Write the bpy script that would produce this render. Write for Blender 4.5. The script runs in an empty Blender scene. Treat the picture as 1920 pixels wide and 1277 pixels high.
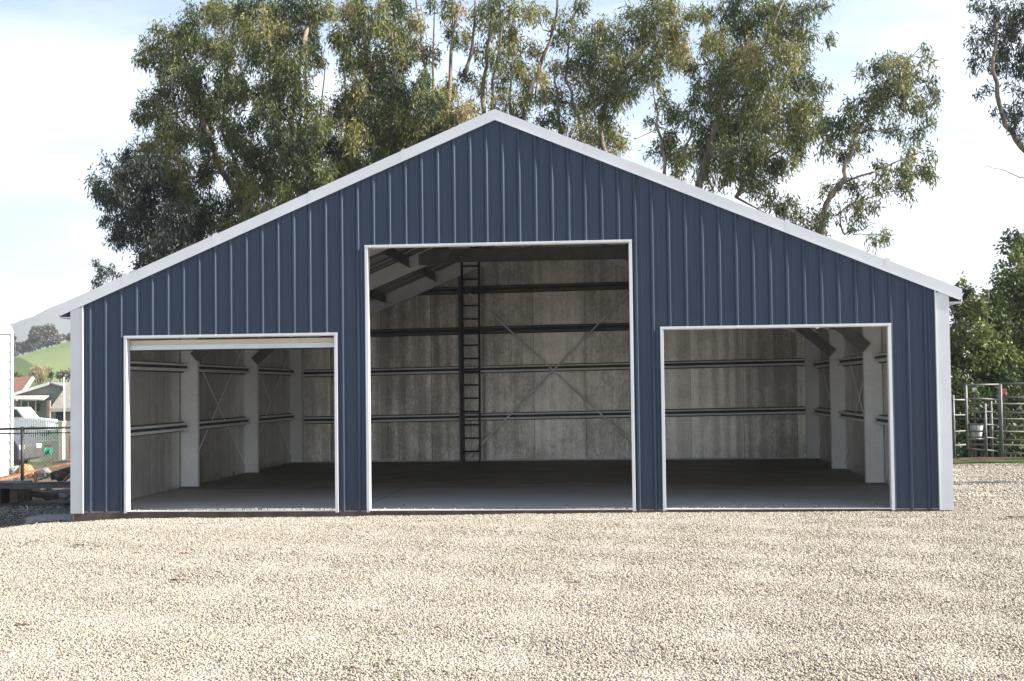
import bpy, math, random
import numpy as np
from mathutils import Vector
R = math.radians
random.seed(7)
rng = np.random.default_rng(11)
scene = bpy.context.scene
col = scene.collection

# ------------------------------------------------------------------ camera
CAM = np.array([1.8259, -18.476, 1.7136]); YAW, PITCH, ROLL, F = .0877, .0347, .0122, 2505.8
def ray(px, py):
    u2 = (px-960)/F; v2 = (638.5-py)/F
    u = u2*math.cos(ROLL)+v2*math.sin(ROLL); v = -u2*math.sin(ROLL)+v2*math.cos(ROLL)
    x, y, z = u, math.cos(PITCH)-v*math.sin(PITCH), math.sin(PITCH)+v*math.cos(PITCH)
    return np.array([x*math.cos(YAW)-y*math.sin(YAW), x*math.sin(YAW)+y*math.cos(YAW), z])
def at(px, py, Y):
    """survey point: where a sight line meets the vertical plane at distance Y"""
    d = ray(px, py); t = (Y-CAM[1])/d[1]; return tuple(CAM+d*t)
def ppm(Y):
    return F/(Y-CAM[1])

cam = bpy.data.cameras.new('camera'); camo = bpy.data.objects.new('camera', cam); col.objects.link(camo)
cam.sensor_width = 36; cam.lens = F/1920*36; cam.clip_end = 9000; cam.clip_start = .1
right = ray(961, 638.5)-ray(960, 638.5); up = ray(960, 637.5)-ray(960, 638.5); fw = ray(960, 638.5)
from mathutils import Matrix
rv, uv, bv = Vector(right).normalized(), Vector(up).normalized(), -Vector(fw).normalized()
camo.matrix_world = Matrix(((rv.x, uv.x, bv.x, CAM[0]), (rv.y, uv.y, bv.y, CAM[1]), (rv.z, uv.z, bv.z, CAM[2]), (0, 0, 0, 1)))
scene.camera = camo

# ------------------------------------------------------------------ materials
def mat(name, base, rough=.6, metal=0., spec=.5):
    m = bpy.data.materials.new(name); m.use_nodes = True
    b = m.node_tree.nodes['Principled BSDF']
    b.inputs['Base Color'].default_value = (*base, 1); b.inputs['Roughness'].default_value = rough
    b.inputs['Metallic'].default_value = metal; b.inputs['Specular IOR Level'].default_value = spec
    return m
def N(m, t, **kw):
    n = m.node_tree.nodes.new(t)
    for k, v in kw.items():
        if k in n.inputs: n.inputs[k].default_value = v
        else: setattr(n, k, v)
    return n
def L(m, a, b): m.node_tree.links.new(a, b)
def BS(m): return m.node_tree.nodes['Principled BSDF']
def ramp(m, fac, stops):
    r = N(m, 'ShaderNodeValToRGB'); e = r.color_ramp.elements
    while len(e) < len(stops): e.new(.5)
    for i, (p, c) in enumerate(stops): e[i].position = p; e[i].color = (*c, 1)
    L(m, fac, r.inputs[0]); return r.outputs[0]
def noise(m, scale, detail=4, vec=None, rough=.5, stretch=None, kind='ShaderNodeTexNoise'):
    tc = N(m, 'ShaderNodeNewGeometry'); src = tc.outputs['Position']
    if stretch:
        mp = N(m, 'ShaderNodeMapping'); mp.inputs['Scale'].default_value = stretch; L(m, src, mp.inputs[0]); src = mp.outputs[0]
    n = N(m, kind, Scale=scale)
    if kind == 'ShaderNodeTexNoise': n.inputs['Detail'].default_value = detail; n.inputs['Roughness'].default_value = rough
    L(m, src, n.inputs['Vector']); return n
def bump(m, h, strength, dist=.02):
    b = N(m, 'ShaderNodeBump', Strength=strength, Distance=dist); L(m, h, b.inputs['Height']); L(m, b.outputs[0], BS(m).inputs['Normal']); return b
def noisy(name, c1, c2, scale=3, rough=.7, metal=0., stretch=None, detail=5, bmp=0., spec=.5, lo=.35, hi=.65):
    m = mat(name, c1, rough, metal, spec); n = noise(m, scale, detail, stretch=stretch)
    L(m, ramp(m, n.outputs[0], [(lo, c1), (hi, c2)]), BS(m).inputs['Base Color'])
    if bmp: bump(m, n.outputs[0], bmp)
    return m

M = {}
# painted navy steel
m = M['navy'] = mat('navy_paint', (.05, .075, .125), .34)
n1 = noise(m, 1.1, 5, stretch=(1, 1, .35)); n2 = noise(m, 9, 3, stretch=(1, 1, .05))
mx = N(m, 'ShaderNodeMath', operation='ADD'); L(m, n1.outputs[0], mx.inputs[0]); L(m, n2.outputs[0], mx.inputs[1])
L(m, ramp(m, mx.outputs[0], [(.75, (.008, .015, .035)), (1., (.012, .022, .047))]), BS(m).inputs['Base Color'])
L(m, ramp(m, n1.outputs[0], [(.3, (.50,)*3), (.7, (.62,)*3)]), BS(m).inputs['Roughness'])
BS(m).inputs['Specular IOR Level'].default_value = .75; BS(m).inputs['Specular Tint'].default_value = (.72, .85, 1, 1)
bump(m, noise(m, 2.2, 2, stretch=(1, 1, .25)).outputs[0], .25, .01)
bc = BS(m).inputs['Base Color']; src = bc.links[0].from_socket
gp_ = N(m, 'ShaderNodeNewGeometry'); sp_ = N(m, 'ShaderNodeSeparateXYZ'); L(m, gp_.outputs['Position'], sp_.inputs[0])
ds = N(m, 'ShaderNodeMath', operation='MULTIPLY_ADD'); L(m, noise(m, 7, 7, rough=.75).outputs[0], ds.inputs[0]); ds.inputs[1].default_value = .5; L(m, sp_.outputs[2], ds.inputs[2])
dm = N(m, 'ShaderNodeMix', data_type='RGBA'); L(m, ramp(m, ds.outputs[0], [(.16, (.35,)*3), (.44, (0,)*3)]), dm.inputs['Factor']); L(m, src, dm.inputs['A']); dm.inputs['B'].default_value = (.10, .09, .075, 1); L(m, dm.outputs['Result'], bc)
M['white'] = noisy('white_painted_steel', (.62, .63, .66), (.57, .58, .61), 2, .4, bmp=.04)
M['cream'] = noisy('cream_steel_curtain', (.62, .56, .44), (.56, .5, .4), 3, .45)
# galvanised steel
m = M['galv'] = mat('galvanised_steel', (.5, .5, .5), .45, .25)
v = noise(m, 28, kind='ShaderNodeTexVoronoi'); n1 = noise(m, 1.3, 5)
mx = N(m, 'ShaderNodeMath', operation='MULTIPLY_ADD'); L(m, v.outputs['Color'], mx.inputs[0]); mx.inputs[1].default_value = .25; L(m, n1.outputs[0], mx.inputs[2])
L(m, ramp(m, mx.outputs[0], [(.35, (.74, .75, .76)), (.85, (.92, .92, .91))]), BS(m).inputs['Base Color'])
M['darksteel'] = noisy('dull_dark_steel', (.13, .135, .13), (.2, .2, .19), 2.5, .55, .3)
M['shade_and_joint'] = noisy('dark_shade_and_joint', (.05, .05, .05), (.09, .09, .085), 3, .6)  # dark colour for painted girt shadow gaps and for the floor joints
M['strap'] = noisy('bright_steel_strap', (.97, .97, .97), (.94, .94, .94), 3, .3)
M['ladder'] = noisy('black_painted_ladder_steel', (.012, .012, .013), (.03, .028, .026), 8, .5)
# foil faced insulation blanket with seams every 4 ft and fine vertical weave
def insulation(name, axis, k=1.):
    m = mat(name, (.4, .37, .33), .40, .6, .5)
    g = N(m, 'ShaderNodeNewGeometry'); sp = N(m, 'ShaderNodeSeparateXYZ'); L(m, g.outputs['Position'], sp.inputs[0])
    a = sp.outputs[axis]
    dv = N(m, 'ShaderNodeMath', operation='MULTIPLY_ADD'); L(m, a, dv.inputs[0]); dv.inputs[1].default_value = 1/1.19; dv.inputs[2].default_value = .32
    fl = N(m, 'ShaderNodeMath', operation='FLOOR'); L(m, dv.outputs[0], fl.inputs[0])
    wn = N(m, 'ShaderNodeTexWhiteNoise', noise_dimensions='1D'); L(m, fl.outputs[0], wn.inputs['W'])
    fr = N(m, 'ShaderNodeMath', operation='FRACT'); L(m, dv.outputs[0], fr.inputs[0])
    seam = ramp(m, fr.outputs[0], [(0, (0,)*3), (.018, (1,)*3)])
    st = (9, .3, .3) if axis == 0 else (.3, 9, .3)
    nn = noise(m, 1.0, 6, stretch=st, rough=.7); n3 = noise(m, 1.6, 6); n4 = noise(m, 26, 3, stretch=(1.6, 1.6, .6))
    ad = N(m, 'ShaderNodeMath', operation='MULTIPLY_ADD'); L(m, wn.outputs['Value'], ad.inputs[0]); ad.inputs[1].default_value = .36; nh = N(m, 'ShaderNodeMath', operation='MULTIPLY'); L(m, nn.outputs[0], nh.inputs[0]); nh.inputs[1].default_value = .5; L(m, nh.outputs[0], ad.inputs[2])
    ad2 = N(m, 'ShaderNodeMath', operation='MULTIPLY_ADD'); L(m, n3.outputs[0], ad2.inputs[0]); ad2.inputs[1].default_value = .5; L(m, ad.outputs[0], ad2.inputs[2])
    n5 = noise(m, 7, 6, rough=.75, stretch=(1, 1, .7)); ad25 = N(m, 'ShaderNodeMath', operation='MULTIPLY_ADD'); L(m, n5.outputs[0], ad25.inputs[0]); ad25.inputs[1].default_value = .5; L(m, ad2.outputs[0], ad25.inputs[2]); ad2 = ad25
    ad3 = N(m, 'ShaderNodeMath', operation='MULTIPLY_ADD'); L(m, n4.outputs[0], ad3.inputs[0]); ad3.inputs[1].default_value = .5; L(m, ad2.outputs[0], ad3.inputs[2])
    sc_ = N(m, 'ShaderNodeMath', operation='MULTIPLY'); L(m, ad3.outputs[0], sc_.inputs[0]); sc_.inputs[1].default_value = .58
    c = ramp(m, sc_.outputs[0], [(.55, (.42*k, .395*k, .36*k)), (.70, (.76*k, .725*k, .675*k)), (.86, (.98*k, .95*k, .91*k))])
    mxx = N(m, 'ShaderNodeMix', data_type='RGBA'); L(m, seam, mxx.inputs['Factor']); mxx.inputs['A'].default_value = (.2, .18, .16, 1); L(m, c, mxx.inputs['B'])
    # scuffs low on the blanket
    s2 = noise(m, 2.3, 7, rough=.7); z = ramp(m, sp.outputs[2], [(.0, (.66,)*3), (.5, (.3,)*3)])
    lt = N(m, 'ShaderNodeMath', operation='LESS_THAN'); L(m, s2.outputs[0], lt.inputs[0])
    zz = N(m, 'ShaderNodeMath', operation='MULTIPLY'); L(m, z, zz.inputs[0]); zz.inputs[1].default_value = .62; L(m, zz.outputs[0], lt.inputs[1])
    mx2 = N(m, 'ShaderNodeMix', data_type='RGBA'); L(m, lt.outputs[0], mx2.inputs['Factor']); L(m, mxx.outputs['Result'], mx2.inputs['A']); mx2.inputs['B'].default_value = (.2, .19, .18, 1)
    L(m, mx2.outputs['Result'], BS(m).inputs['Base Color'])
    bump(m, ad3.outputs[0], .35, .03)
    return m
M['ins_x'] = insulation('foil_insulation_back', 0, 1.0)
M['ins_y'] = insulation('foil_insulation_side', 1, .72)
m = M['rooflin'] = mat('roof_blanket', (.4, .38, .34), .6)
w = noise(m, 1, 5, stretch=(.2, 5, .2)); L(m, ramp(m, w.outputs[0], [(.42, (.22, .18, .16)), (.5, (.62, .57, .5)), (.6, (.8, .75, .67))]), BS(m).inputs['Base Color'])
# concrete
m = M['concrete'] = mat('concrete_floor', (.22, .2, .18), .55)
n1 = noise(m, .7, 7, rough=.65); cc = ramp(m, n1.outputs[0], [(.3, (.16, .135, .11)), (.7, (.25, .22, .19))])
# doorway light painted into the floor colour: paler near the doors, ragged edge
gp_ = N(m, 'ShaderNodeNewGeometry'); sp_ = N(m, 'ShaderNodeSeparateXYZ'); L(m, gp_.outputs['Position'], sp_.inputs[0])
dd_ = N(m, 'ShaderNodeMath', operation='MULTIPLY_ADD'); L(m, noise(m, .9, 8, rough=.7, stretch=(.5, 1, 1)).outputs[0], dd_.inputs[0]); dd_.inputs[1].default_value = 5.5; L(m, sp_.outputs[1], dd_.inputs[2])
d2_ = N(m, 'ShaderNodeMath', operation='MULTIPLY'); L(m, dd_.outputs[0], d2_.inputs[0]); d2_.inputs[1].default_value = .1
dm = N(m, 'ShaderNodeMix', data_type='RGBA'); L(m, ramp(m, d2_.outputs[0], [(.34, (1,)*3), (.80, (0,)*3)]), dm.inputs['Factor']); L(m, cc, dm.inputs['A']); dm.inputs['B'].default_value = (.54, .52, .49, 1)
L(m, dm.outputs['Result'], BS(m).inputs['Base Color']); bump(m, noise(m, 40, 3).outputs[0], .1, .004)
L(m, ramp(m, noise(m, 1.5, 5).outputs[0], [(.3, (.5,)*3), (.7, (.7,)*3)]), BS(m).inputs['Roughness'])
M['edge_shade'] = noisy('shade_brown_concrete', (.075, .055, .045), (.13, .1, .085), 4, .95)  # shade of the slab edge put into its colour
# ground: gravel yard, earth and grass beyond it
m = M['ground'] = mat('ground_gravel_and_grass', (.4, .36, .3), .95, 0, .2)
vor = noise(m, 42, kind='ShaderNodeTexVoronoi'); vor2 = noise(m, 85, kind='ShaderNodeTexVoronoi')
big = noise(m, .6, 6, rough=.6)
gc = ramp(m, vor.outputs['Color'], [(0, (.20, .175, .15)), (.25, (.38, .345, .29)), (.6, (.47, .425, .355)), (1, (.56, .53, .48))])
mul = N(m, 'ShaderNodeMix', data_type='RGBA', blend_type='MULTIPLY'); mul.inputs['Factor'].default_value = .8
L(m, gc, mul.inputs['A']); L(m, ramp(m, big.outputs[0], [(.3, (.92, .88, .82)), (.65, (1, 1, 1))]), mul.inputs['B'])
gr = noise(m, 1.5, 8, rough=.7)
grass = ramp(m, gr.outputs[0], [(.3, (.045, .05, .02)), (.5, (.07, .115, .028)), (.7, (.13, .155, .055))])
dirt = ramp(m, gr.outputs[0], [(.3, (.08, .06, .045)), (.6, (.19, .14, .10))])
at_ = N(m, 'ShaderNodeAttribute', attribute_name='gravel'); at2 = N(m, 'ShaderNodeAttribute', attribute_name='grass')
def edge(m, fac, nz, k=.7):
    a = N(m, 'ShaderNodeMath', operation='MULTIPLY_ADD'); L(m, nz, a.inputs[0]); a.inputs[1].default_value = k; L(m, fac, a.inputs[2])
    return ramp(m, a.outputs[0], [(.5+k/2-.04, (0,)*3), (.5+k/2+.04, (1,)*3)])
m1 = N(m, 'ShaderNodeMix', data_type='RGBA'); L(m, edge(m, at2.outputs['Fac'], gr.outputs[0]), m1.inputs['Factor']); L(m, dirt, m1.inputs['A']); L(m, grass, m1.inputs['B'])
m2 = N(m, 'ShaderNodeMix', data_type='RGBA'); L(m, edge(m, at_.outputs['Fac'], gr.outputs[0]), m2.inputs['Factor']); L(m, m1.outputs['Result'], m2.inputs['A']); L(m, mul.outputs['Result'], m2.inputs['B'])
L(m, m2.outputs['Result'], BS(m).inputs['Base Color'])
bump(m, vor.outputs['Distance'], .9, -.03)
# loose stones, coloured stone by stone
m = M['stone'] = mat('loose_stone', (.4, .36, .3), .9, 0, .3)
a = N(m, 'ShaderNodeAttribute', attribute_name='tone')
L(m, ramp(m, a.outputs['Fac'], [(0, (.05, .042, .034)), (.16, (.13, .11, .09)), (.32, (.33, .295, .23)), (.55, (.43, .385, .305)), (.72, (.41, .34, .265)), (.84, (.35, .35, .34)), (1, (.66, .63, .56))]), BS(m).inputs['Base Color'])
def leafmat(name, stops, tr=.3):
    m = mat(name, stops[0][1], .55, 0, .35); a = N(m, 'ShaderNodeAttribute', attribute_name='tone')
    c = ramp(m, a.outputs['Fac'], stops); L(m, c, BS(m).inputs['Base Color'])
    t = N(m, 'ShaderNodeBsdfTranslucent'); L(m, c, t.inputs[0]); mx = N(m, 'ShaderNodeMixShader'); mx.inputs[0].default_value = tr
    out = m.node_tree.nodes['Material Output']; L(m, BS(m).outputs[0], mx.inputs[1]); L(m, t.outputs[0], mx.inputs[2]); L(m, mx.outputs[0], out.inputs[0])
    return m
M['leaf_euc'] = leafmat('eucalyptus_leaf', [(0, (.035, .05, .03)), (.3, (.062, .085, .032)), (.55, (.125, .14, .038)), (.78, (.23, .215, .068)), (1, (.28, .23, .10))])
M['leaf_euc_dark'] = leafmat('dark_eucalyptus_leaf', [(0, (.022, .035, .03)), (.5, (.04, .055, .038)), (1, (.08, .08, .045))], .2)
M['leaf_green'] = leafmat('broad_green_leaf', [(0, (.022, .042, .012)), (.5, (.07, .105, .024)), (1, (.22, .24, .06))])
M['leaf_pale'] = leafmat('pale_dry_grass_blade', [(0, (.28, .22, .10)), (1, (.5, .42, .24))])
M['leaf_far'] = leafmat('far_tree_leaf', [(0, (.07, .07, .055)), (.5, (.10, .10, .075)), (1, (.17, .14, .11))], .2)
M['bark'] = noisy('eucalyptus_bark', (.07, .055, .045), (.24, .19, .145), 1.3, .85, stretch=(4, 4, .7), bmp=.4, lo=.4, hi=.6)
M['wood'] = noisy('weathered_brown_timber', (.05, .034, .025), (.12, .085, .06), 3, .85, stretch=(.4, 5, 9), bmp=.3)
M['greywood'] = noisy('weathered_grey_timber', (.07, .068, .066), (.14, .13, .12), 3, .85, stretch=(.4, 5, 9), bmp=.3)
M['rust'] = noisy('rusty_steel', (.19, .075, .035), (.33, .15, .08), 9, .8)
M['block'] = noisy('grey_concrete_block', (.22, .21, .2), (.33, .32, .3), 14, .9, bmp=.3)
M['black'] = noisy('black_coated_fence_steel', (.012, .013, .014), (.03, .03, .03), 6, .5)
M['pipe'] = noisy('weathered_corral_pipe', (.11, .11, .095), (.22, .21, .19), 4, .6, .2)
M['siding'] = noisy('white_lap_siding', (.82, .82, .77), (.76, .76, .71), 1.5, .6)
M['stucco'] = noisy('cream_stucco', (.66, .58, .46), (.58, .5, .4), 5, .9, bmp=.2)
M['housegrey'] = noisy('grey_house_siding', (.16, .175, .17), (.2, .21, .2), 3, .8, stretch=(.2, .2, 6))
M['housebrown'] = noisy('brown_house_wall', (.28, .19, .16), (.34, .24, .2), 3, .8)
M['trimwhite'] = mat('white_house_trim', (.7, .7, .68), .6)
M['shingle'] = noisy('brown_asphalt_shingles', (.19, .17, .14), (.30, .27, .23), 2.5, .95, stretch=(2, 6, 9), bmp=.3)
M['shingle2'] = noisy('grey_roof_shingles', (.17, .16, .16), (.24, .22, .22), 2.5, .95, stretch=(2, 6, 9))
M['tile'] = noisy('red_clay_tiles', (.16, .075, .055), (.22, .11, .08), 4, .9)
M['glass'] = mat('dark_window_glass', (.03, .045, .045), .08)
M['carwhite'] = mat('white_car_paint', (.72, .72, .74), .25); M['cargrey'] = noisy('dark_grey_car_paint', (.09, .085, .09), (.13, .12, .12), 2, .3, .3)
M['tyre'] = mat('black_rubber_tyre', (.015, .015, .015), .85); M['rim'] = mat('alloy_rim', (.4, .4, .42), .35, .7)
M['lampglass'] = mat('clear_headlamp', (.6, .6, .62), .1); M['greenplastic'] = mat('green_plastic', (.02, .30, .17), .4)
M['redplastic'] = mat('faded_red_plastic', (.42, .06, .05), .5); M['whiteplastic'] = noisy('dirty_white_plastic', (.6, .6, .58), (.3, .28, .25), 9, .5)
M['orange'] = noisy('orange_rusty_sheet', (.45, .2, .09), (.55, .3, .16), 4, .8)
M['deadleaf'] = noisy('dead_brown_leaf', (.10, .05, .03), (.2, .1, .05), 30, .8)

# ------------------------------------------------------------------ mesh helpers
ORG = {}
class MB:
    def __init__(s): s.v = []; s.f = []
    def quad(s, *p):
        i = len(s.v); s.v += [tuple(q) for q in p]; s.f.append(tuple(range(i, i+len(p)))); return s
    def box(s, x0, x1, y0, y1, z0, z1):
        return s.hexa([(x0, y0, z0), (x1, y0, z0), (x1, y1, z0), (x0, y1, z0)], [(x0, y0, z1), (x1, y0, z1), (x1, y1, z1), (x0, y1, z1)])
    def hexa(s, a, b):
        i = len(s.v); n = len(a); s.v += [tuple(q) for q in a]+[tuple(q) for q in b]
        s.f.append(tuple(range(i+n-1, i-1, -1))); s.f.append(tuple(range(i+n, i+2*n)))
        for k in range(n): s.f.append((i+k, i+(k+1) % n, i+n+(k+1) % n, i+n+k))
        return s
    def prism(s, prof, axis, a, b):
        """extrude a 2D profile along an axis from a to b"""
        def P(p, t): return {0: (t, p[0], p[1]), 1: (p[0], t, p[1]), 2: (p[0], p[1], t)}[axis]
        return s.hexa([P(p, a) for p in prof], [P(p, b) for p in prof])
    def bar(s, p, q, w, h, up=(0, 0, 1)):
        p, q, u = Vector(p), Vector(q), Vector(up); d = (q-p).normalized(); sx = d.cross(u).normalized(); uu = sx.cross(d).normalized()
        r = [sx*(a*w/2)+uu*(b*h/2) for a, b in ((-1, -1), (1, -1), (1, 1), (-1, 1))]
        return s.hexa([p+c for c in r], [q+c for c in r])
    def tube(s, pts, rad, n=7, cap=True):
        pts = [Vector(p) for p in pts]; 
        if not hasattr(rad, '__len__'): rad = [rad]*len(pts)
        base = len(s.v); ref = Vector((.3, 1, .2)).normalized()
        for i, p in enumerate(pts):
            d = (pts[min(i+1, len(pts)-1)]-pts[max(i-1, 0)])
            d = d.normalized() if d.length > 1e-9 else Vector((0, 0, 1))
            a = d.cross(ref)
            if a.length < .05: a = d.cross(Vector((1, 0, 0)))
            a.normalize(); b = d.cross(a)
            for k in range(n):
                t = 2*math.pi*k/n; s.v.append(tuple(p+(a*math.cos(t)+b*math.sin(t))*rad[i]))
        for i in range(len(pts)-1):
            for k in range(n):
                s.f.append((base+i*n+k, base+i*n+(k+1) % n, base+(i+1)*n+(k+1) % n, base+(i+1)*n+k))
        if cap:
            s.f.append(tuple(base+k for k in range(n-1, -1, -1))); e = base+(len(pts)-1)*n; s.f.append(tuple(e+k for k in range(n)))
        return s
    def build(s, name, m, parent=None, smooth=False, bevel=0, **tags):
        o = ORG.get(parent.name, (0, 0, 0)) if parent else (0, 0, 0)
        me = bpy.data.meshes.new(name); me.from_pydata([(x-o[0], y-o[1], z-o[2]) for x, y, z in s.v], [], s.f); me.validate()
        if m: me.materials.append(m)
        if smooth: me.polygons.foreach_set('use_smooth', [True]*len(me.polygons))
        ob = bpy.data.objects.new(name, me); col.objects.link(ob)
        if parent: ob.parent = parent
        ORG[ob.name] = o
        if bevel:
            b = ob.modifiers.new('b', 'BEVEL'); b.width = bevel; b.segments = 2; b.limit_method = 'ANGLE'
        for k, v in tags.items(): ob[k] = v
        return ob
def thing(name, loc, label, category, group=None):
    o = bpy.data.objects.new(name, None); col.objects.link(o); o.location = loc; o.empty_display_size = .2
    o['label'] = label; o['category'] = category
    if group: o['group'] = group
    ORG[o.name] = tuple(loc); return o
def copy_tree(o, loc, label):
    r = o.copy(); col.objects.link(r); r.location = loc
    if label: r['label'] = label
    for ch in list(o.children):
        c = ch.copy(); col.objects.link(c); c.parent = r
        for g in ch.children:
            d = g.copy(); col.objects.link(d); d.parent = c
    return r
def np_mesh(name, V, Fq, m, parent=None, attrs=None):
    """V (n,3); Fq (k,s) faces; attrs: face float attributes"""
    o = np.array(ORG.get(parent.name, (0, 0, 0))) if parent else np.zeros(3)
    me = bpy.data.meshes.new(name); k, s = Fq.shape
    me.vertices.add(len(V)); me.vertices.foreach_set('co', (V-o).astype(np.float32).ravel())
    me.loops.add(k*s); me.loops.foreach_set('vertex_index', Fq.astype(np.int32).ravel())
    me.polygons.add(k); me.polygons.foreach_set('loop_start', np.arange(0, k*s, s, dtype=np.int32))
    me.update(calc_edges=True)
    for an, av in (attrs or {}).items():
        at1 = me.attributes.new(an, 'FLOAT', 'FACE' if len(av) == k else 'POINT'); at1.data.foreach_set('value', av.astype(np.float32))
    me.materials.append(m)
    ob = bpy.data.objects.new(name, me); col.objects.link(ob)
    if parent: ob.parent = parent
    ORG[ob.name] = tuple(o); return ob

# ------------------------------------------------------------------ ground
def sm(a, b, x): t = np.clip((x-a)/(b-a), 0, 1); return t*t*(3-2*t)
def gz(X, Y):
    X = np.asarray(X, float); Y = np.asarray(Y, float)
    z = -.008-.055*sm(3, -5, X)-.07*sm(-5, -6.6, X)-.24*sm(-6.2, -8.5, X)
    inb = (np.abs(X) < 6.3)*sm(-.3, .3, Y)
    left = sm(-3, -9, X)
    z = z-left*(.12*sm(3, 9, Y)+.6*sm(9, 32, Y)+.85*sm(28, 50, Y)+.35*sm(50, 70, Y)) + left*1.1*sm(72, 112, Y)
    z = z-.25*inb*(Y < 12.2)-.2*sm(12, 16, Y)*(1-left)
    far_ = 1-sm(-150, -70, X)
    z = z+5.6*sm(125, 300, Y)*far_
    hill = far_*( 12.2+np.clip((X+196)*.27, -10, 34)+2*np.sin(X*.03))
    z = z*(1-sm(300, 420, Y))+hill*sm(300, 420, Y)
    z = z-30*sm(460, 800, Y)
    return z
def axis_pts(segs):
    o = []
    for a, b, n in segs: o += list(np.linspace(a, b, n, endpoint=False))
    o.append(segs[-1][1]); return np.array(o)
xs = axis_pts([(-3500, -400, 12), (-400, -120, 40), (-120, -20, 50), (-20, -9, 22), (-9, -3, 40), (-3, 16, 40), (16, 60, 20), (60, 400, 20), (400, 3500, 10)])
ys = axis_pts([(-60, -19, 8), (-19, -1, 45), (-1, 1, 14), (1, 20, 50), (20, 80, 50), (80, 300, 40), (300, 460, 40), (460, 900, 20), (900, 4000, 10)])
GX, GY = np.meshgrid(xs, ys); GZ = gz(GX, GY)+.012*np.sin(GX*3.1+GY*1.7)*np.sin(GY*2.3-GX)*(GY < 20)*(np.abs(GX) < 30)*(1-.8*((GY > -1) & (GY < 1)))
V = np.stack([GX, GY, GZ], -1).reshape(-1, 3); nx, ny = len(xs), len(ys)
I = (np.arange(ny-1)[:, None]*nx+np.arange(nx-1)[None, :]).ravel(); Fq = np.stack([I, I+1, I+nx+1, I+nx], 1)
gx, gy = V[:, 0], V[:, 1]
grav = np.where(gx > -5, sm(10.0, 8.0, gy), .62*sm(1.2, 0, gy)+.38*sm(-.1, -.4, gy)); grav = np.where(gx < -9.5, sm(3, 0, gy), grav)  # left of the shed, dark earth also paints in the shed's shadow
gras = np.where(gx < -3, sm(36, 44, gy), .75*sm(9, 10.5, gy))
g = np_mesh('ground', V, Fq, M['ground'], attrs={'gravel': grav, 'grass': gras}); g['kind'] = 'structure'

# loose gravel: real stones over the compacted sheet
def stones(n, x0, x1, y0, y1, smin, smax, dens=None):
    X = rng.uniform(x0, x1, n); Y = rng.uniform(y0, y1, n)
    # keep only what lies in the yard and in the sector in front of the shed
    vis = (X-CAM[0] > (Y-CAM[1])*-.50) & (X-CAM[0] < (Y-CAM[1])*.36)
    vis &= ~((np.abs(X) < 6.16) & (Y > -.02))
    X, Y = X[vis], Y[vis]; n = len(X)
    S = smin+(smax-smin)*rng.random(n)**2.2
    base = np.array([[1, 0, 0], [-1, 0, 0], [0, 1, 0], [0, -1, 0], [0, 0, 1], [0, 0, -1]], float)*.5
    P = base[None]*rng.uniform(.65, 1.25, (n, 6, 1))+rng.normal(0, .10, (n, 6, 3))
    P[:, :, 2] *= .7
    a = rng.uniform(0, 6.28, n); c, s = np.cos(a), np.sin(a); t = rng.normal(0, .35, n); ct, st = np.cos(t), np.sin(t)
    x, y, z = P[..., 0], P[..., 1], P[..., 2]
    y, z = y*ct[:, None]-z*st[:, None], y*st[:, None]+z*ct[:, None]
    x, y = x*c[:, None]-y*s[:, None], x*s[:, None]+y*c[:, None]
    P = np.stack([x, y, z], -1)*S[:, None, None]
    P[..., 0] += X[:, None]; P[..., 1] += Y[:, None]; P[..., 2] += (gz(X, Y)+S*.12+.012*np.sin(X*3.1+Y*1.7)*np.sin(Y*2.3-X)*(1-.8*((Y > -1) & (Y < 1))))[:, None]
    f = np.array([[0, 2, 4], [2, 1, 4], [1, 3, 4], [3, 0, 4], [2, 0, 5], [1, 2, 5], [3, 1, 5], [0, 3, 5]])
    Fq = (f[None]+(np.arange(n)*6)[:, None, None]).reshape(-1, 3)
    pat = np.sin(X*.9+1.3*np.sin(Y*.7))*np.sin(Y*1.1+np.sin(X*.5))
    tone = rng.beta(2.0, 2.2, n)-.02*pat+.10*np.exp(-((Y+.9)/.8)**2)*(X < 4)
    tone = tone-.34*((X < -6.2) & (Y > -.15))  # stones lying in the shed's shadow coloured darker to deepen that shade
    tone = np.repeat(np.clip(tone, 0, 1), 8)
    return P.reshape(-1, 3), Fq, tone
def inside_stones(n=520):
    global gz
    V_, F_, T_ = [], [], []
    base = np.array([[1, 0, 0], [-1, 0, 0], [0, 1, 0], [0, -1, 0], [0, 0, 1], [0, 0, -1]], float)*.5
    f = np.array([[0, 2, 4], [2, 1, 4], [1, 3, 4], [3, 0, 4], [2, 0, 5], [1, 2, 5], [3, 1, 5], [0, 3, 5]])
    for i in range(n):
        d = [(-5.27, -2.32), (-1.78, 1.8), (2.32, 5.28)][i % 3]
        S = rng.uniform(.010, .026); p = base*rng.uniform(.7, 1.3, (6, 1))*S; p[:, 0] += rng.uniform(*d); p[:, 1] += .02+abs(rng.normal(0, .35)); p[:, 2] += .012+S*.4
        V_.append(p); F_.append(f+6*i); T_.append(np.full(8, rng.beta(2, 2)))
    return np.concatenate(V_), np.concatenate(F_), np.concatenate(T_)
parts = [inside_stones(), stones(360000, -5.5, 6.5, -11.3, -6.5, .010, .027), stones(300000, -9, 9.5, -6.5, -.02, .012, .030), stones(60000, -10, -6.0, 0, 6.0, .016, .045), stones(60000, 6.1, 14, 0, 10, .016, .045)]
hp = stones(120000, -6.2, 6.2, -.16, -.022, .010, .028)
hp[0][:, 2] += .014+.016*np.sin(hp[0][:, 0]*4.7)*np.sin(hp[0][:, 0]*1.9+1); parts.append(hp)
off = 0; VV = []; FF = []; TT = []
for p, f, t in parts: VV.append(p); FF.append(f+off); TT.append(t); off += len(p)
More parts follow.
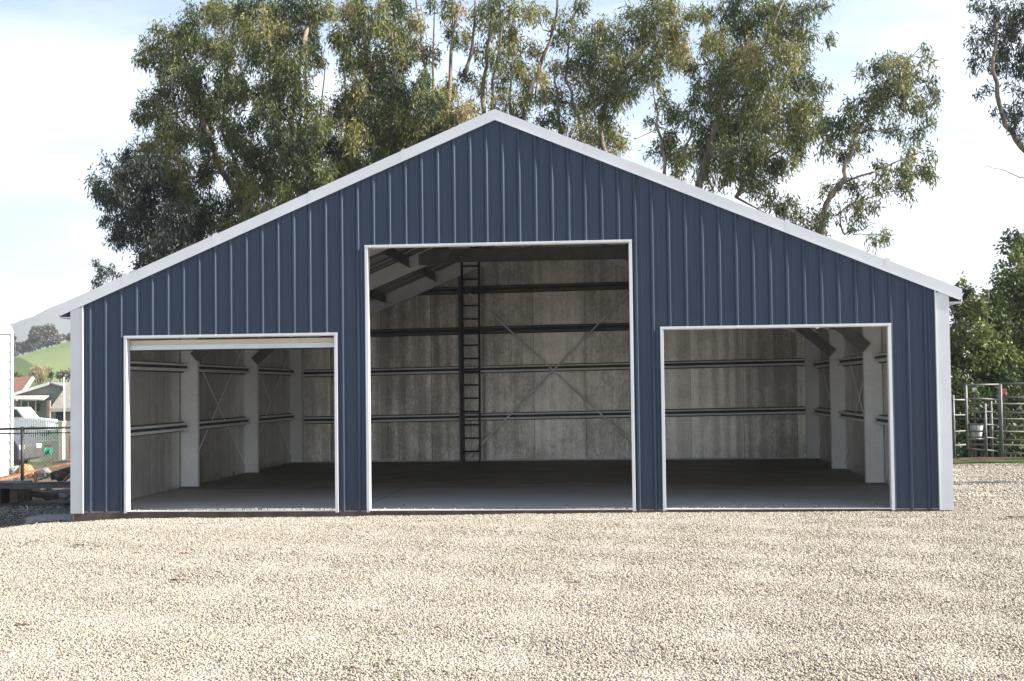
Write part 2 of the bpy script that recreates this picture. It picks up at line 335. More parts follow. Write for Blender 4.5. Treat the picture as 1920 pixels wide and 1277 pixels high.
o = np_mesh('gravel', np.concatenate(VV), np.concatenate(FF), M['stone'], attrs={'tone': np.concatenate(TT)})
o['kind'] = 'stuff'; o['label'] = 'pale loose gravel stones spread over the whole yard'; o['category'] = 'gravel'

# ------------------------------------------------------------------ the steel shed
EZ, AZ, HW, DEP = 2.93, 5.443, 6.1, 12.2
SL = (AZ-EZ)/HW
def rz(x): return AZ-SL*abs(x)
shed = thing('steel_shed', (0, 0, 0), 'navy blue gabled steel shed with three open door bays and white trim', 'shed')
DOORS = [(-5.33, -2.27, 2.476), (-1.845, 1.866, 3.696), (2.26, 5.342, 2.484)]
# ribbed front wall: trapezoid main ribs every 9 in with two small ones between
prof = []
x = -6.22
PITCHX = .2286
k0 = -5.62-PITCHX*4
while k0 < 6.3:
    j = .0
    prof += [(k0-.035, 0), (k0-.012, -.027), (k0+.012, -.027), (k0+.035, 0)]
    for q in (1/3, 2/3): c = k0+PITCHX*q; prof += [(c-.013, 0), (c-.005, -.0035), (c+.005, -.0035), (c+.013, 0)]
    k0 += PITCHX
prof = [(a, b) for a, b in prof if -HW < a < HW]
prof = [(-HW, 0)]+prof+[(HW, 0)]
def py_at(x):
    for (a, b), (c, d) in zip(prof, prof[1:]):
        if a <= x <= c: return b+(d-b)*(x-a)/(c-a)
    return 0
cuts = sorted(set([a for a, b in prof]+[0]+[d for D in DOORS for d in D[:2]]))
wall = MB()
for a, c in zip(cuts, cuts[1:]):
    mid = (a+c)/2; zb = 0
    for D in DOORS:
        if D[0] < mid < D[1]: zb = D[2]
    ya, yc = py_at(a), py_at(c)
    # sheets wander a few tenths of a millimetre, so break long strips
    za, zc = rz(a), rz(c); n = 6
    for i in range(n):
        f0, f1 = i/n, (i+1)/n
        def wob(x, z): return .0022*math.sin(x*2.1+z*1.3)+.0012*math.sin(x*7.3-z*2.9)
        pts = []
        for X, Yy, zt, f in ((a, ya, za, f0), (c, yc, zc, f0), (c, yc, zc, f1), (a, ya, za, f1)):
            Z = zb+(zt-zb)*f; pts.append((X, Yy+wob(X, Z), Z))
        wall.quad(*pts)
wall.build('front_wall', M['navy'], shed)
scr = MB()
for k in range(0, 54):
    X = -5.62+PITCHX*(k-2)+.04
    for Z in (.35, 1.06, 2.15, 3.05, 3.95, 4.85):
        if Z < rz(X)-.2 and abs(X) < 5.85 and not any(D[0]-.06 < X < D[1]+.06 and Z < D[2]+.06 for D in DOORS):
            scr.tube([(X, -.001, Z), (X, -.009, Z)], .009, 6)
scr.build('screw', M['navy'], shed, kind='stuff')
# white trims
for s in (-1, 1):
    t = MB(); x0, x1 = sorted((s*HW*1.003, s*5.95))
    t.box(x0, x1, -.030, .01, -.01, rz(6.1)-.01)
    xa, xb = sorted((s*HW*1.003, s*(HW+.003)*1.004)); t.box(min(xa, xb), max(xa, xb), -.029, .15, -.01, rz(6.1)-.01)
    xi = s*5.95; t.box(min(xi, xi-s*.012), max(xi, xi-s*.012), -.045, .01, -.01, rz(5.95)-.03)
    t.build('corner_trim', M['white'], shed)
    # raking trim along the gable, mitred at the ridge
    r = MB(); e = 6.30; y0, y1 = -.040, .02
    fz = lambda x, up: (AZ+up-SL*abs(x))
    r.hexa([(0, y0, fz(0, 0)), (s*e, y0, fz(e, -.035)), (s*e, y1, fz(e, -.035)), (0, y1, fz(0, 0))],
           [(0, y0, fz(0, .15)), (s*e, y0, fz(e, .115)), (s*e, y1, fz(e, .115)), (0, y1, fz(0, .15))])
    r.hexa([(0, y0-.006, fz(0, -.004)), (s*e*.995, y0-.006, fz(e, -.040)), (s*e*.995, y0, fz(e, -.040)), (0, y0, fz(0, -.004))],
           [(0, y0-.006, fz(0, .016)), (s*e*.995, y0-.006, fz(e, -.018)), (s*e*.995, y0, fz(e, -.018)), (0, y0, fz(0, .016))])
    for q in (.2, .41, .63, .84):
        X = s*e*q; r.hexa([(X, y0-.0015, fz(X, .005)), (X+s*.07, y0-.0015, fz(X+s*.07, .005)), (X+s*.07, y0, fz(X+s*.07, .005)), (X, y0, fz(X, .005))],
                        [(X, y0-.0015, fz(X, .149)), (X+s*.07, y0-.0015, fz(X+s*.07, .149)), (X+s*.07, y0, fz(X+s*.07, .149)), (X, y0, fz(X, .149))])
    r.build('rake_trim', M['white'], shed)
    # roof slope with ribs running down it
    rf = MB(); nrib = 54
    for i in range(nrib):
        ya = .025+i*(DEP)/nrib; yb = .025+(i+1)*DEP/nrib; q = ya+.04; pr = [(ya, 0), (ya+.02, .02), (q, .02), (q+.02, 0), (yb, 0)]
        for (A, za), (B, zb) in zip(pr, pr[1:]):
            rf.quad((0, A, fz(0, .06+za)), (0, B, fz(0, .06+zb)), (s*6.28, B, fz(6.28, .06+zb)), (s*6.28, A, fz(6.28, .06+za)))
    rf.build('roof', M['white'], shed)
    lin = MB(); lin.hexa([(0, .02, fz(0, .01)), (s*6.05, .02, fz(6.05, .01)), (s*6.05, DEP, fz(6.05, .01)), (0, DEP, fz(0, .01))],
                         [(0, .02, fz(0, .05)), (s*6.05, .02, fz(6.05, .05)), (s*6.05, DEP, fz(6.05, .05)), (0, DEP, fz(0, .05))])
    lin.build('roof_insulation', M['rooflin'], shed)
    g = MB(); X = s*6.30; g.box(min(X, X+s*.012), max(X, X+s*.012), .02, DEP, fz(6.3, -.07), fz(6.3, .1)); g.box(min(s*6.13, s*6.30), max(s*6.13, s*6.30), .02, DEP, fz(6.3, -.07), fz(6.3, -.055))
    g.build('eave_trim', M['white'], shed)
    w = MB(); w.box(*sorted((s*6.08, s*6.115)), .02, DEP, -.05, 2.95); w.build('side_wall', M['navy'], shed)
    w = MB(); ny_ = 120; f = lambda q: s*(6.062-.034*abs(math.sin(math.pi*(q/1.19+.32)))**.55-.010*math.sin(q*9.3)**2)
    for i in range(ny_):
        a, b = .02+(DEP-.03)*i/ny_, .02+(DEP-.03)*(i+1)/ny_; w.quad((f(a), a, .02), (f(b), b, .02), (f(b), b, 2.94), (f(a), a, 2.94))
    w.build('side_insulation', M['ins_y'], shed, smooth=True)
w = MB(); w.prism([(-6.08, -.05), (6.08, -.05), (6.08, rz(6.08)), (0, AZ), (-6.08, rz(6.08))], 1, DEP+.03, DEP+.07); w.build('back_wall', M['navy'], shed)
w = MB(); nb_ = 240; f = lambda q: DEP+.024-.024*abs(math.sin(math.pi*(q/1.19+.32)))**.5-.007*math.sin(q*10.1+math.sin(q*3))**2
for i in range(nb_):
    a, b = -6.05+12.1*i/nb_, -6.05+12.1*(i+1)/nb_
    for j in range(5): w.quad((a, f(a), .03+(rz(a)-.03)*j/5), (b, f(b), .03+(rz(b)-.03)*j/5), (b, f(b), .03+(rz(b)-.03)*(j+1)/5), (a, f(a), .03+(rz(a)-.03)*(j+1)/5))
w.build('back_insulation', M['ins_x'], shed, smooth=True)
w = MB(); w.box(-6.04, 6.04, DEP-.03, DEP-.002, .015, .05); w.build('base_trim', M['white'], shed)
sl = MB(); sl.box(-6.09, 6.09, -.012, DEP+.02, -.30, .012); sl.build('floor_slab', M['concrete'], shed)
for a_ in ((-2.03, -2.022, .1, 12.1), (2.03, 2.038, .1, 12.1), (-6, 6, 4.2, 4.208), (-6, 6, 8.3, 8.308)):
    e = MB(); e.box(*a_, .0121, .0145 if a_[1]-a_[0] < 1 else .0155); e.build('floor_joint', M['shade_and_joint'], shed)
e = MB(); e.box(-6.08, 6.08, -.020, -.0125, -.30, .006); e.build('foundation_face', M['edge_shade'], shed)  # dark brown colour paints the shade on the slab's front edge
for D in DOORS:
    x0, x1, h = D
    t = MB(); t.box(x0+.033, x1-.033, -.045, .012, .0125, .020); t.build('sunlit_edge_strip', M['white'], shed)  # white strip added to paint the sunlit edge of the slab
    t = MB()
    t.box(x0-.012, x0+.032, -.034, .0, -.01, h+.0); t.box(x0+.0005, x0+.028, .0, .11, .0125, h)
    t.box(x1-.032, x1+.012, -.034, .0, -.01, h+.0); t.box(x1-.028, x1-.0005, .0, .11, .0125, h)
    t.box(x0-.014, x1+.014, -.036, .0, h-.004, h+.030); t.box(x0+.033, x1-.033, -.001, .05, h-.012, h-.0005)
    t.build('door_trim', M['white'], shed, bevel=.003)
# rolled up curtain in the left bay
x0, x1, h = DOORS[0]
d = MB()
for k in range(4):
    d.box(x0+.035, x1-.035, .10+(.006 if k % 2 else 0), .12, h-.035-.018*(k+1), h-.035-.018*k-.001)
dr = d.build('roll_up_door', M['cream'], shed)
bb = MB(); bb.box(x0+.034, x1-.034, .085, .135, h-.165, h-.108); bb.box(x0+.034, x1-.034, .08, .09, h-.172, h-.150); bb.build('bottom_bar', M['white'], dr)
b = MB(); b.box(x0+.034, x1-.034, .09, .13, h-.19, h-.1725); b.build('rubber_seal', M['tyre'], dr)
# steel frame
FR = [4.45, 8.25, 11.93]
for s in (-1, 1):
    for Y in FR:
        c = MB(); X0, X1 = sorted((s*6.045, s*5.745)); c.box(X0, X1, Y-.004, Y+.002, .035, 2.75)
        for X in (X0, X1): c.box(X-.004, X+.004, Y-.004, Y+.075, .035, 2.75)
        c.box(X0-.0, X1+.0, Y-.03, Y-.005, .0125, .034) if False else None
        for X in (X0+.05, X1-.05): c.tube([(X, Y-.016, .11), (X, Y-.004, .11)], .016, 6)
        c.build('column', M['galv'], shed)
        c = MB()
        zt = lambda x: rz(x)-.005; zb = lambda x: rz(x)-.325
        P = lambda x, z, y: (s*x, y, z)
        c.hexa([P(.0, zb(0), Y), P(5.74, zb(5.74), Y), P(5.74, zt(5.74), Y), P(0, zt(0), Y)], [P(.0, zb(0), Y+.006), P(5.74, zb(5.74), Y+.006), P(5.74, zt(5.74), Y+.006), P(0, zt(0), Y+.006)])
        c.hexa([P(.0, zb(0)-.004, Y), P(5.74, zb(5.74)-.004, Y), P(5.74, zb(5.74)+.003, Y), P(0, zb(0)+.003, Y)], [P(.0, zb(0)-.004, Y+.08), P(5.74, zb(5.74)-.004, Y+.08), P(5.74, zb(5.74)+.003, Y+.08), P(0, zb(0)+.003, Y+.08)])
        c.build('rafter', M['galv'], shed)
        if Y < 11:
            c = MB(); c.bar((s*5.78, Y-.03, 2.32), (s*4.75, Y-.03, 3.22), .03, .13, (0, 1, 0.001)); 
            c = MB(); c.bar((s*5.80, Y-.03, 2.30), (s*4.72, Y-.03, 3.22), .19, .03, (0, 1, 0)); c.build('knee_brace', M['darksteel'], shed)
    # side girts and strap braces per bay
    for a, bb_ in ((.2, FR[0]-.01), (FR[0]+.08, FR[1]-.01), (FR[1]+.08, FR[2]-.01)):
        for z in (1.09, 2.12):
            c = MB(); Xo = s*6.045; Xi = s*5.89
            x0, x1 = sorted((Xo, Xi))
            for zz in (z+.062, z-.065): c.box(x0, x1, a, bb_, zz, zz+.003)
            x0, x1 = sorted((Xi, Xi-s*.003)); c.box(x0, x1, a, bb_, z+.030, z+.065); c.box(x0, x1, a, bb_, z-.065, z-.018)
            w_ = MB(); w_.box(*sorted((Xo, s*5.93)), a, bb_, z-.0615, z+.0615); w_.box(*sorted((s*6.047, s*5.985)), a, bb_, z+.066, z+.085); w_.box(*sorted((s*6.047, s*5.985)), a, bb_, z-.085, z-.066)  # dark recess and strips above and below paint the girt's shadow gaps
            gg = c.build('girt', M['galv'], shed); w_.build('web_and_shade', M['shade_and_joint'], gg); continue
            c.build('girt', M['galv'], shed)
    for a, bb_ in ((FR[0]+.1, FR[1]-.02), (FR[1]+.1, FR[2]-.02)):
        for p, q in (((s*5.99, a, .15), (s*5.99, bb_, 2.7)), ((s*5.985, a, 2.7), (s*5.985, bb_, .15))):
            c = MB(); c.bar(p, q, .003, .045, (1, 0, 0)) if False else c.tube([p, q], .012, 5); c.build('strap_brace', M['strap'], shed)
    # purlins run front to back between the rafters
    for X in (.35, 1.45, 2.6, 3.75, 4.9):
        for a, bb_ in ((.2, FR[0]-.01), (FR[0]+.09, FR[1]-.01), (FR[1]+.09, FR[2]-.01)):
            c = MB(); zt = rz(X)-.012; c.box(*sorted((s*X, s*X+.004)), a, bb_, zt-.2, zt); c.box(*sorted((s*X, s*X-s*.065)), a, bb_, zt-.204, zt-.2)
            c.build('purlin', M['darksteel'], shed)
# girts of the back wall
for z, x0, x1 in ((1.05, -6, 6), (2.14, -6, 6), (3.04, -5.6, 5.6), (3.98, -3.4, 3.4)):
    segs = [(max(x0, -5.74), -2.09), (-1.97, min(x1, 5.74))]
    dz = .010
    for a, b_ in segs:
        c = MB(); w_ = MB(); tilt = lambda X: z+.010*X
        def strip(mb, y0, y1, za, zb_): mb.hexa([(a, y0, tilt(a)+za), (b_, y0, tilt(b_)+za), (b_, y1, tilt(b_)+za), (a, y1, tilt(a)+za)], [(a, y0, tilt(a)+zb_), (b_, y0, tilt(b_)+zb_), (b_, y1, tilt(b_)+zb_), (a, y1, tilt(a)+zb_)])
        strip(c, DEP-.154, DEP-.15, .034, .066); strip(c, DEP-.154, DEP-.15, -.066, -.022); strip(c, DEP-.15, DEP-.02, .063, .066); strip(c, DEP-.15, DEP-.02, -.066, -.063)
        strip(w_, DEP-.11, DEP-.02, -.0625, .0625); strip(w_, DEP-.07, DEP-.002, .067, .088); strip(w_, DEP-.07, DEP-.002, -.088, -.067)  # recess and strips coloured dark to paint shadow gaps around the girt
        gg = c.build('girt', M['galv'] if z < 2.5 else M['darksteel'], shed); w_.build('web_and_shade', M['shade_and_joint'], gg); continue
        c.build('girt', M['galv'] if z < 2.5 else M['darksteel'], shed)
for X in (-2.03, 2.03):
    c = MB(); c.box(X-.045, X+.045, DEP-.26, DEP-.254, .0125, rz(X)-.34); c.box(X+.041, X+.045, DEP-.254, DEP-.02, .0125, rz(X)-.34); c.box(X-.045, X-.041, DEP-.254, DEP-.02, .0125, rz(X)-.34)
    c.build('end_post', M['darksteel'], shed)
for p, q in (((-1.9, 12.02, .1), (1.95, 12.02, 3.95)), ((-1.9, 12.01, 3.95), (1.95, 12.01, .32))):
    c = MB(); c.bar(p, q, .036, .003, (0, 1, 0)); c.build('strap_brace', M['strap'], shed)
# collar beam across the middle frame
c = MB(); c.box(-2.12, 2.12, FR[1]-.02, FR[1]-.012, 4.245, 4.50); c.box(-2.12, 2.12, FR[1]-.09, FR[1]-.02, 4.24, 4.248); c.box(-2.12, 2.12, FR[1]-.09, FR[1]-.02, 4.495, 4.503)
c.build('collar_beam', M['darksteel'], shed)
for s in (-1, 1):
    c = MB(); c.hexa([(s*1.78, FR[1]-.011, 4.2), (s*2.4, FR[1]-.011, 4.2), (s*2.4, FR[1]-.011, 4.42), (s*1.78, FR[1]-.011, 4.68)], [(s*1.78, FR[1]-.005, 4.2), (s*2.4, FR[1]-.005, 4.2), (s*2.4, FR[1]-.005, 4.42), (s*1.78, FR[1]-.005, 4.68)])
    c.build('gusset_plate', M['darksteel'], shed)
# the black ladder against the end post
lad = thing('ladder', (-1.78, 11.75, .012), 'tall black steel ladder standing upright against the back wall beside the dark end post', 'ladder')
for X in (-1.985, -1.59):
    c = MB(); c.bar((X, 11.72, .013), (X+.01, 11.86, 4.63), .046, .06, (0, 1, 0)); c.build('rail', M['ladder'], lad)
for k in range(15):
    z = .26+k*.302; y = 11.72+.14*z/4.63
    c = MB(); c.tube([(-1.97, y, z), (-1.60, y, z)], .019, 6); c.build('rung', M['ladder'], lad)

# ------------------------------------------------------------------ trees
DMUL = 2.3
def leaves(clumps, Yt, spread, dens, llen, lwid, droop, tone_mu, tone_sd, fill=.62, sq=1.0):
    """clumps: (px, py, r_px[, dY[, tone]]) surveyed at distance Yt; returns verts, faces, tones, centres"""
    P = []; D = []; T = []; cent = []
    for cl in clumps:
        px, py, r = cl[:3]; dy = rng.uniform(-spread, spread) if len(cl) < 4 or cl[3] is None else cl[3]
        Y = Yt+dy; c = np.array(at(px, py, Y)); rm = r/ppm(Y)*sq; cent.append((c, rm))
        mu = tone_mu+rng.normal(0, tone_sd)+(cl[4] if len(cl) > 4 else 0)
        ns = max(4, int(30*fill*(rm/.7)**1.4))
        nl = int(DMUL*dens*rm*rm/ns)+6
        d = rng.normal(0, 1, (ns, 3)); d /= np.linalg.norm(d, axis=1)[:, None]
        sc = c+d*(rng.random(ns)**.5)[:, None]*rm*np.array([1.1, 1.1, 1.0])
        for k in range(ns):
            sr = rm*.24+.09; q = rng.normal(0, 1, (nl, 3))*sr*np.array([.55, .55, .75])
            p = sc[k]+q; p[:, 2] -= sr*.3
            dd = rng.normal(0, .55, (nl, 3))+d[k]*.3; dd[:, 2] -= droop; dd /= np.linalg.norm(dd, axis=1)[:, None]
            P.append(p); D.append(dd); T.append(np.clip(mu+rng.normal(0, .09)+rng.normal(0, .13, nl), 0, 1))
    P = np.concatenate(P); D = np.concatenate(D); T = np.concatenate(T); n = len(P)
    W = np.cross(D, rng.normal(0, 1, (n, 3))); W /= np.linalg.norm(W, axis=1)[:, None]+1e-9
    ln = llen*rng.uniform(.6, 1.3, (n, 1)); w = lwid*rng.uniform(.7, 1.3, (n, 1))
    V = np.stack([P, P+D*ln*.45+W*w*.5, P+D*ln, P+D*ln*.45-W*w*.5], 1).reshape(-1, 3)
    return V, np.arange(4*n).reshape(-1, 4), T, cent
def tree(name, label, category, Yt, clumps, stems, leafm='leaf_euc', spread=1.6, dens=1450, llen=.16, lwid=.034, droop=.9, tone=.45, tsd=.16, group=None, rad=.16, base=None, barkm='bark', twig=.5, fill=.62):
    if len(clumps) > 30 and clumps[0][0] < 760: dens *= 1.35; fill *= 1.15; clumps = clumps+[(c_[0]+rng.uniform(-22, 22), c_[1]+rng.uniform(5, 30), c_[2]*.75, None, -.22) for c_ in clumps if c_[1] > 120][::2]
    V, Fc, T, cent = leaves(clumps, Yt, spread, dens, llen, lwid, droop, tone, tsd, fill)
    s0 = at(*stems[0][0][:2], Yt); bx = s0[0] if base is None else base; bz = float(gz(bx, Yt))
    t = thing(name, (bx, Yt, bz), label, category, group)
    mb = MB(); nodes = []
    for si, st in enumerate(stems):
        dy = [0 if i == 0 else rng.uniform(-.35, .35)*min(i, 3) for i in range(len(st))]
        pts = [Vector(at(p[0], p[1], Yt+dy[i])) for i, p in enumerate(st)]
        r = .62*(st[0][2] if len(st[0]) > 2 else rad*(1 if si == 0 else .7))
        if si == 0 or pts[0].z < 3.2: pts = [Vector((bx+(pts[0].x-bx)*.1, Yt, bz-.1)), Vector((bx+(pts[0].x-bx)*.6, Yt, (bz+pts[0].z)/2))]+pts; r0 = r*1.35
        else: r0 = r
        # subdivide with gentle wander
        q = [pts[0]]
        for a, b in zip(pts, pts[1:]):
            for f in (.33, .67, 1): 
                p = a.lerp(b, f)
                if f < 1: p += Vector(rng.normal(0, .035, 3))
                q.append(p)
        rr = [r0*(1-.72*i/(len(q)-1)) for i in range(len(q))]
        mb.tube(q, rr, 8); nodes += [(p, rr[i]) for i, p in enumerate(q) if p.z > 2.0]
    for c, rm in cent:
        c = Vector(c); 
        cand = [(p, r_) for p, r_ in nodes if p.z < c.z+.1] or nodes
        p, r_ = min(cand, key=lambda n_: (n_[0]-c).length+.35*max(0, n_[0].z-c.z+.3))
        mid = p.lerp(c, .5)+Vector((0, 0, -.12*(c-p).length))+Vector(rng.normal(0, .08, 3)); r1 = min(r_*.6, .012+.02*(c-p).length)
        br = [p, p.lerp(mid, .55), mid, mid.lerp(c, .5), c]; mb.tube(br, [r1, r1*.85, r1*.65, r1*.45, .006], 5)
        for k in range(int(5*twig)+2):
            e = c+Vector(rng.normal(0, .5, 3))*rm; a = mid.lerp(c, rng.uniform(.2, 1)); mb.tube([a, a.lerp(e, .5)+Vector(rng.normal(0, .04, 3)), e], [.011, .008, .004], 4)
        nodes.append((mid, r1*.65)) if rm > .3 else None
    mb.build('trunk', M[barkm], t, smooth=True)
    np_mesh('crown', V, Fc, M[leafm], t, {'tone': T})
    return t
G = 'eucalyptus trees standing behind the shed'
tree('eucalyptus_tree', 'dark shaded eucalyptus at the left end of the row, lowest and darkest crown', 'tree', 17,
     [(197,345,26),(225,318,30),(205,365,22),(240,350,38),(275,310,30),(235,285,16),(285,345,38),(250,395,40),(215,430,26),(200,410,14),(290,405,42),(330,400,36),(265,445,36),(310,455,42),(345,470,34),(330,505,40),(285,500,26),(255,500,13),(350,440,28),(300,480,34),(360,500,26)],
     [[(330,560,.15),(320,470),(285,380),(250,310)],[(325,520,.07),(350,440),(330,380)]], 'leaf_euc_dark', tone=.3, dens=2000, group=G, spread=1.1)
tree('eucalyptus_tree', 'eucalyptus with a dark leaning double trunk and olive crown, second from the left', 'tree', 19,
     [(268,108,17),(285,90,24),(320,62,32),(360,45,34),(400,25,36),(440,45,38),(300,120,26),(340,100,34),(385,90,40),(430,100,38),(325,150,28),(370,145,36),(415,155,38),(360,195,34),(400,205,38),(455,165,26),
      (262,205,20),(290,200,28),(318,212,26),(300,240,26),(330,250,28),(275,278,28,None,.25),(310,285,32,None,.3),(335,300,30,None,.3),(260,300,22,None,.2),(300,330,34,None,.3),(340,345,30,None,.3),(320,370,24,None,.2),(380,250,26),(430,250,30),(460,270,28),(440,300,30),(385,320,28),(365,370,26),(400,385,32),(430,400,26),(450,365,24),(375,410,30,None,.2),(345,430,20),(410,440,26),(440,430,22),(385,465,18),(365,455,16),(470,420,20),(470,335,26),(395,290,16)],
     [(( (455,395,.17)),(430,340),(400,275),(380,225),(372,170),(340,110)),[(470,380,.10),(440,300),(415,240),(425,150),(430,70)],[(400,275,.06),(330,215),(290,190)],[(372,170,.05),(310,120),(280,100)]], tone=.47, group=G)
tree('eucalyptus_tree', 'eucalyptus with pale patched trunks and hanging sprays, third from the left', 'tree', 17.5,
     [(470,10,34),(515,20,38),(560,15,38),(605,15,28),(490,55,36),(535,65,38),(580,60,34),(480,100,28),(520,115,34),(555,120,34),(590,105,24),(505,155,32),(545,165,34),(530,205,34),(500,205,26),(475,235,24),(575,190,30),(590,235,34,None,.2),(620,215,24,None,.2),(550,245,34),(510,270,32),(480,290,28),(540,300,36),(585,285,34),(620,270,30),(500,335,32),(535,345,34),(575,335,36,None,.2),(490,365,28,None,.2),(520,380,30,None,.2),(465,395,22),(610,320,28),(480,415,20)],
     [[(565,360,.17),(560,290),(545,230),(560,120),(585,20),(590,-60)],[(535,390,.12),(530,300),(520,220),(505,130),(500,20)],[(560,290,.07),(600,220),(610,120)],[(562,300,.08),(575,200),(575,80),(580,-40)]], tone=.42, group=G, rad=.17)
tree('eucalyptus_tree', 'dense golden olive eucalyptus left of the gable peak, many slim stems above', 'tree', 18.5,
     [(645,20,32),(690,15,34),(735,20,36),(640,70,28),(680,65,36),(720,75,38),(760,60,32),(655,115,28),(700,125,36),(740,125,34),(665,165,30),(710,175,36),(750,165,34),(785,150,26),(645,205,28,None,.1),(690,215,36),(735,215,38,None,.15),(780,200,36,None,.25),(820,185,30,None,.2),(845,160,22),(655,255,34),(700,260,38),(745,255,38,None,.2),(790,245,38,None,.25),(830,225,34,None,.2),(860,205,26,None,.2),(640,300,32),(680,300,36,None,.1),(725,295,34,None,.2),(770,285,34,None,.2),(810,270,30,None,.2),(845,250,26),(620,335,24,None,.2),(655,335,24,None,.2),(800,100,22),(785,40,20),(860,20,22),(825,10,18),(850,70,18)],
     [[(700,330,.15),(700,250),(690,150),(680,0),(675,-60)],[(800,280,.11),(800,180),(790,80),(778,-20)],[(815,270,.09),(812,150),(815,-20)],[(840,255,.11),(845,110),(850,50),(848,-30)],[(725,310,.08),(740,200),(735,60)],[(850,60,.06),(865,10),(870,-30)],[(650,340,.08),(650,220),(640,60)]], tone=.55, group=G)
tree('eucalyptus_tree', 'open eucalyptus directly behind the gable peak with two dark upright trunks and a leaning limb', 'tree', 20,
     [(905,15,28),(940,10,30),(970,25,28),(925,50,30),(960,70,32),(900,95,22),(940,105,30),(975,110,28),(1000,90,22),(880,70,18),(870,140,20),(950,150,28,None,.15),(985,150,26,None,.15),(1010,140,20,None,.15),(965,190,26,None,.15),(1000,185,20),(905,165,18,None,.15),(885,195,20,None,.2),(925,200,18,None,.2),(945,210,20,None,.2),(1005,20,20),(1030,25,12),(975,215,16)],
     [[(906,240,.12),(905,170),(912,100),(925,20),(930,-50)],[(922,235,.09),(923,150),(940,60),(960,0)],[(980,260,.13),(992,180),(1015,115),(1035,60),(1045,10),(1050,-50)],[(872,140,.10),(885,90),(890,20),(895,-50)],[(958,250,.08),(958,160),(965,90)],[(1035,62,.04),(1050,30),(1068,0)]], tone=.55, group=G, dens=1250)
tree('eucalyptus_tree', 'broad yellow olive eucalyptus right of the gable peak with long slanting limbs', 'tree', 21,
     [(1065,35,22),(1085,10,20),(1060,75,26),(1095,70,30),(1085,110,34),(1125,65,30),(1130,105,36),(1160,70,28),(1175,105,34),(1185,35,26),(1215,20,34),(1250,15,34),(1285,20,26),(1205,65,34,None,.1),(1245,60,36,None,.2),(1280,70,30,None,.25),(1215,105,34,None,.15),(1255,105,34,None,.2),(1290,110,20,None,.15),(1050,125,24),(1095,150,32),(1140,145,34),(1180,145,30),(1225,140,26,None,.1),(1030,165,22),(1045,190,24),(1090,190,28),(1125,185,30),(1160,180,28),(1030,220,18),(1020,235,14),(1060,225,24),(1095,235,30),(1135,225,26),(1085,265,24),(1120,265,28),(1155,240,22,None,.15),(1160,270,22),(1150,285,16),(1180,170,18)],
     [[(1135,320,.13),(1125,240),(1140,180),(1180,120),(1225,70),(1250,20)],[(1095,300,.10),(1085,220),(1060,150),(1070,60),(1085,-10)],[(1050,290,.10),(1045,200),(1040,120)],[(1140,180,.08),(1200,130),(1260,90),(1290,60)],[(1150,165,.04),(1190,165),(1225,155)]], tone=.55, group=G, dens=1350)
tree('eucalyptus_tree', 'tall wide eucalyptus over the right roof slope with a bare twig on its left', 'tree', 18,
     [(1325,25,14),(1345,15,22),(1385,10,32),(1425,15,34),(1465,15,34),(1505,15,26),(1540,10,14),(1345,60,26),(1385,55,36),(1425,60,38),(1465,60,36),(1505,60,28),(1555,68,12),(1350,100,30),(1390,105,38),(1430,105,38),(1470,100,34),(1500,95,20),(1315,85,16),(1310,120,18),(1330,140,26),(1365,150,36),(1405,150,38),(1445,150,36),(1480,145,28),(1510,150,18),(1525,165,20),(1550,155,10),(1305,170,22),(1335,185,32),(1375,195,38),(1415,195,40),(1455,195,36),(1490,190,30),(1525,195,22),(1240,185,16),(1260,215,18),(1290,215,28),(1325,230,36),(1365,235,38),(1405,235,38,None,.25),(1445,235,38,None,.2),(1485,235,32,None,.1),(1520,230,24),(1225,225,12),(1255,255,22),(1245,285,24),(1280,280,30),(1270,305,22),(1320,275,34),(1360,280,36),(1400,280,36),(1440,275,36),(1480,275,28),(1510,265,16),(1330,315,30),(1370,320,32),(1410,315,30),(1445,310,26),(1475,305,20),(1415,350,22),(1440,345,14),(1500,240,18),(1455,385,20),(1480,370,16),(1450,370,16)],
     [[(1310,345,.15),(1330,290),(1350,220),(1358,120),(1350,60),(1385,5),(1390,-50)],[(1245,330,.08),(1240,260),(1228,190),(1222,150)],[(1355,200,.08),(1400,130),(1450,60),(1470,0)],[(1380,370,.10),(1400,320),(1450,290),(1500,260)],[(1243,240,.03),(1215,250),(1190,262)],[(1310,50,.02),(1340,25),(1360,-10)],[(1298,46,.015),(1325,25),(1350,15)],[(1280,300,.06),(1300,230),(1305,160)]], tone=.43, group=G, dens=1500)
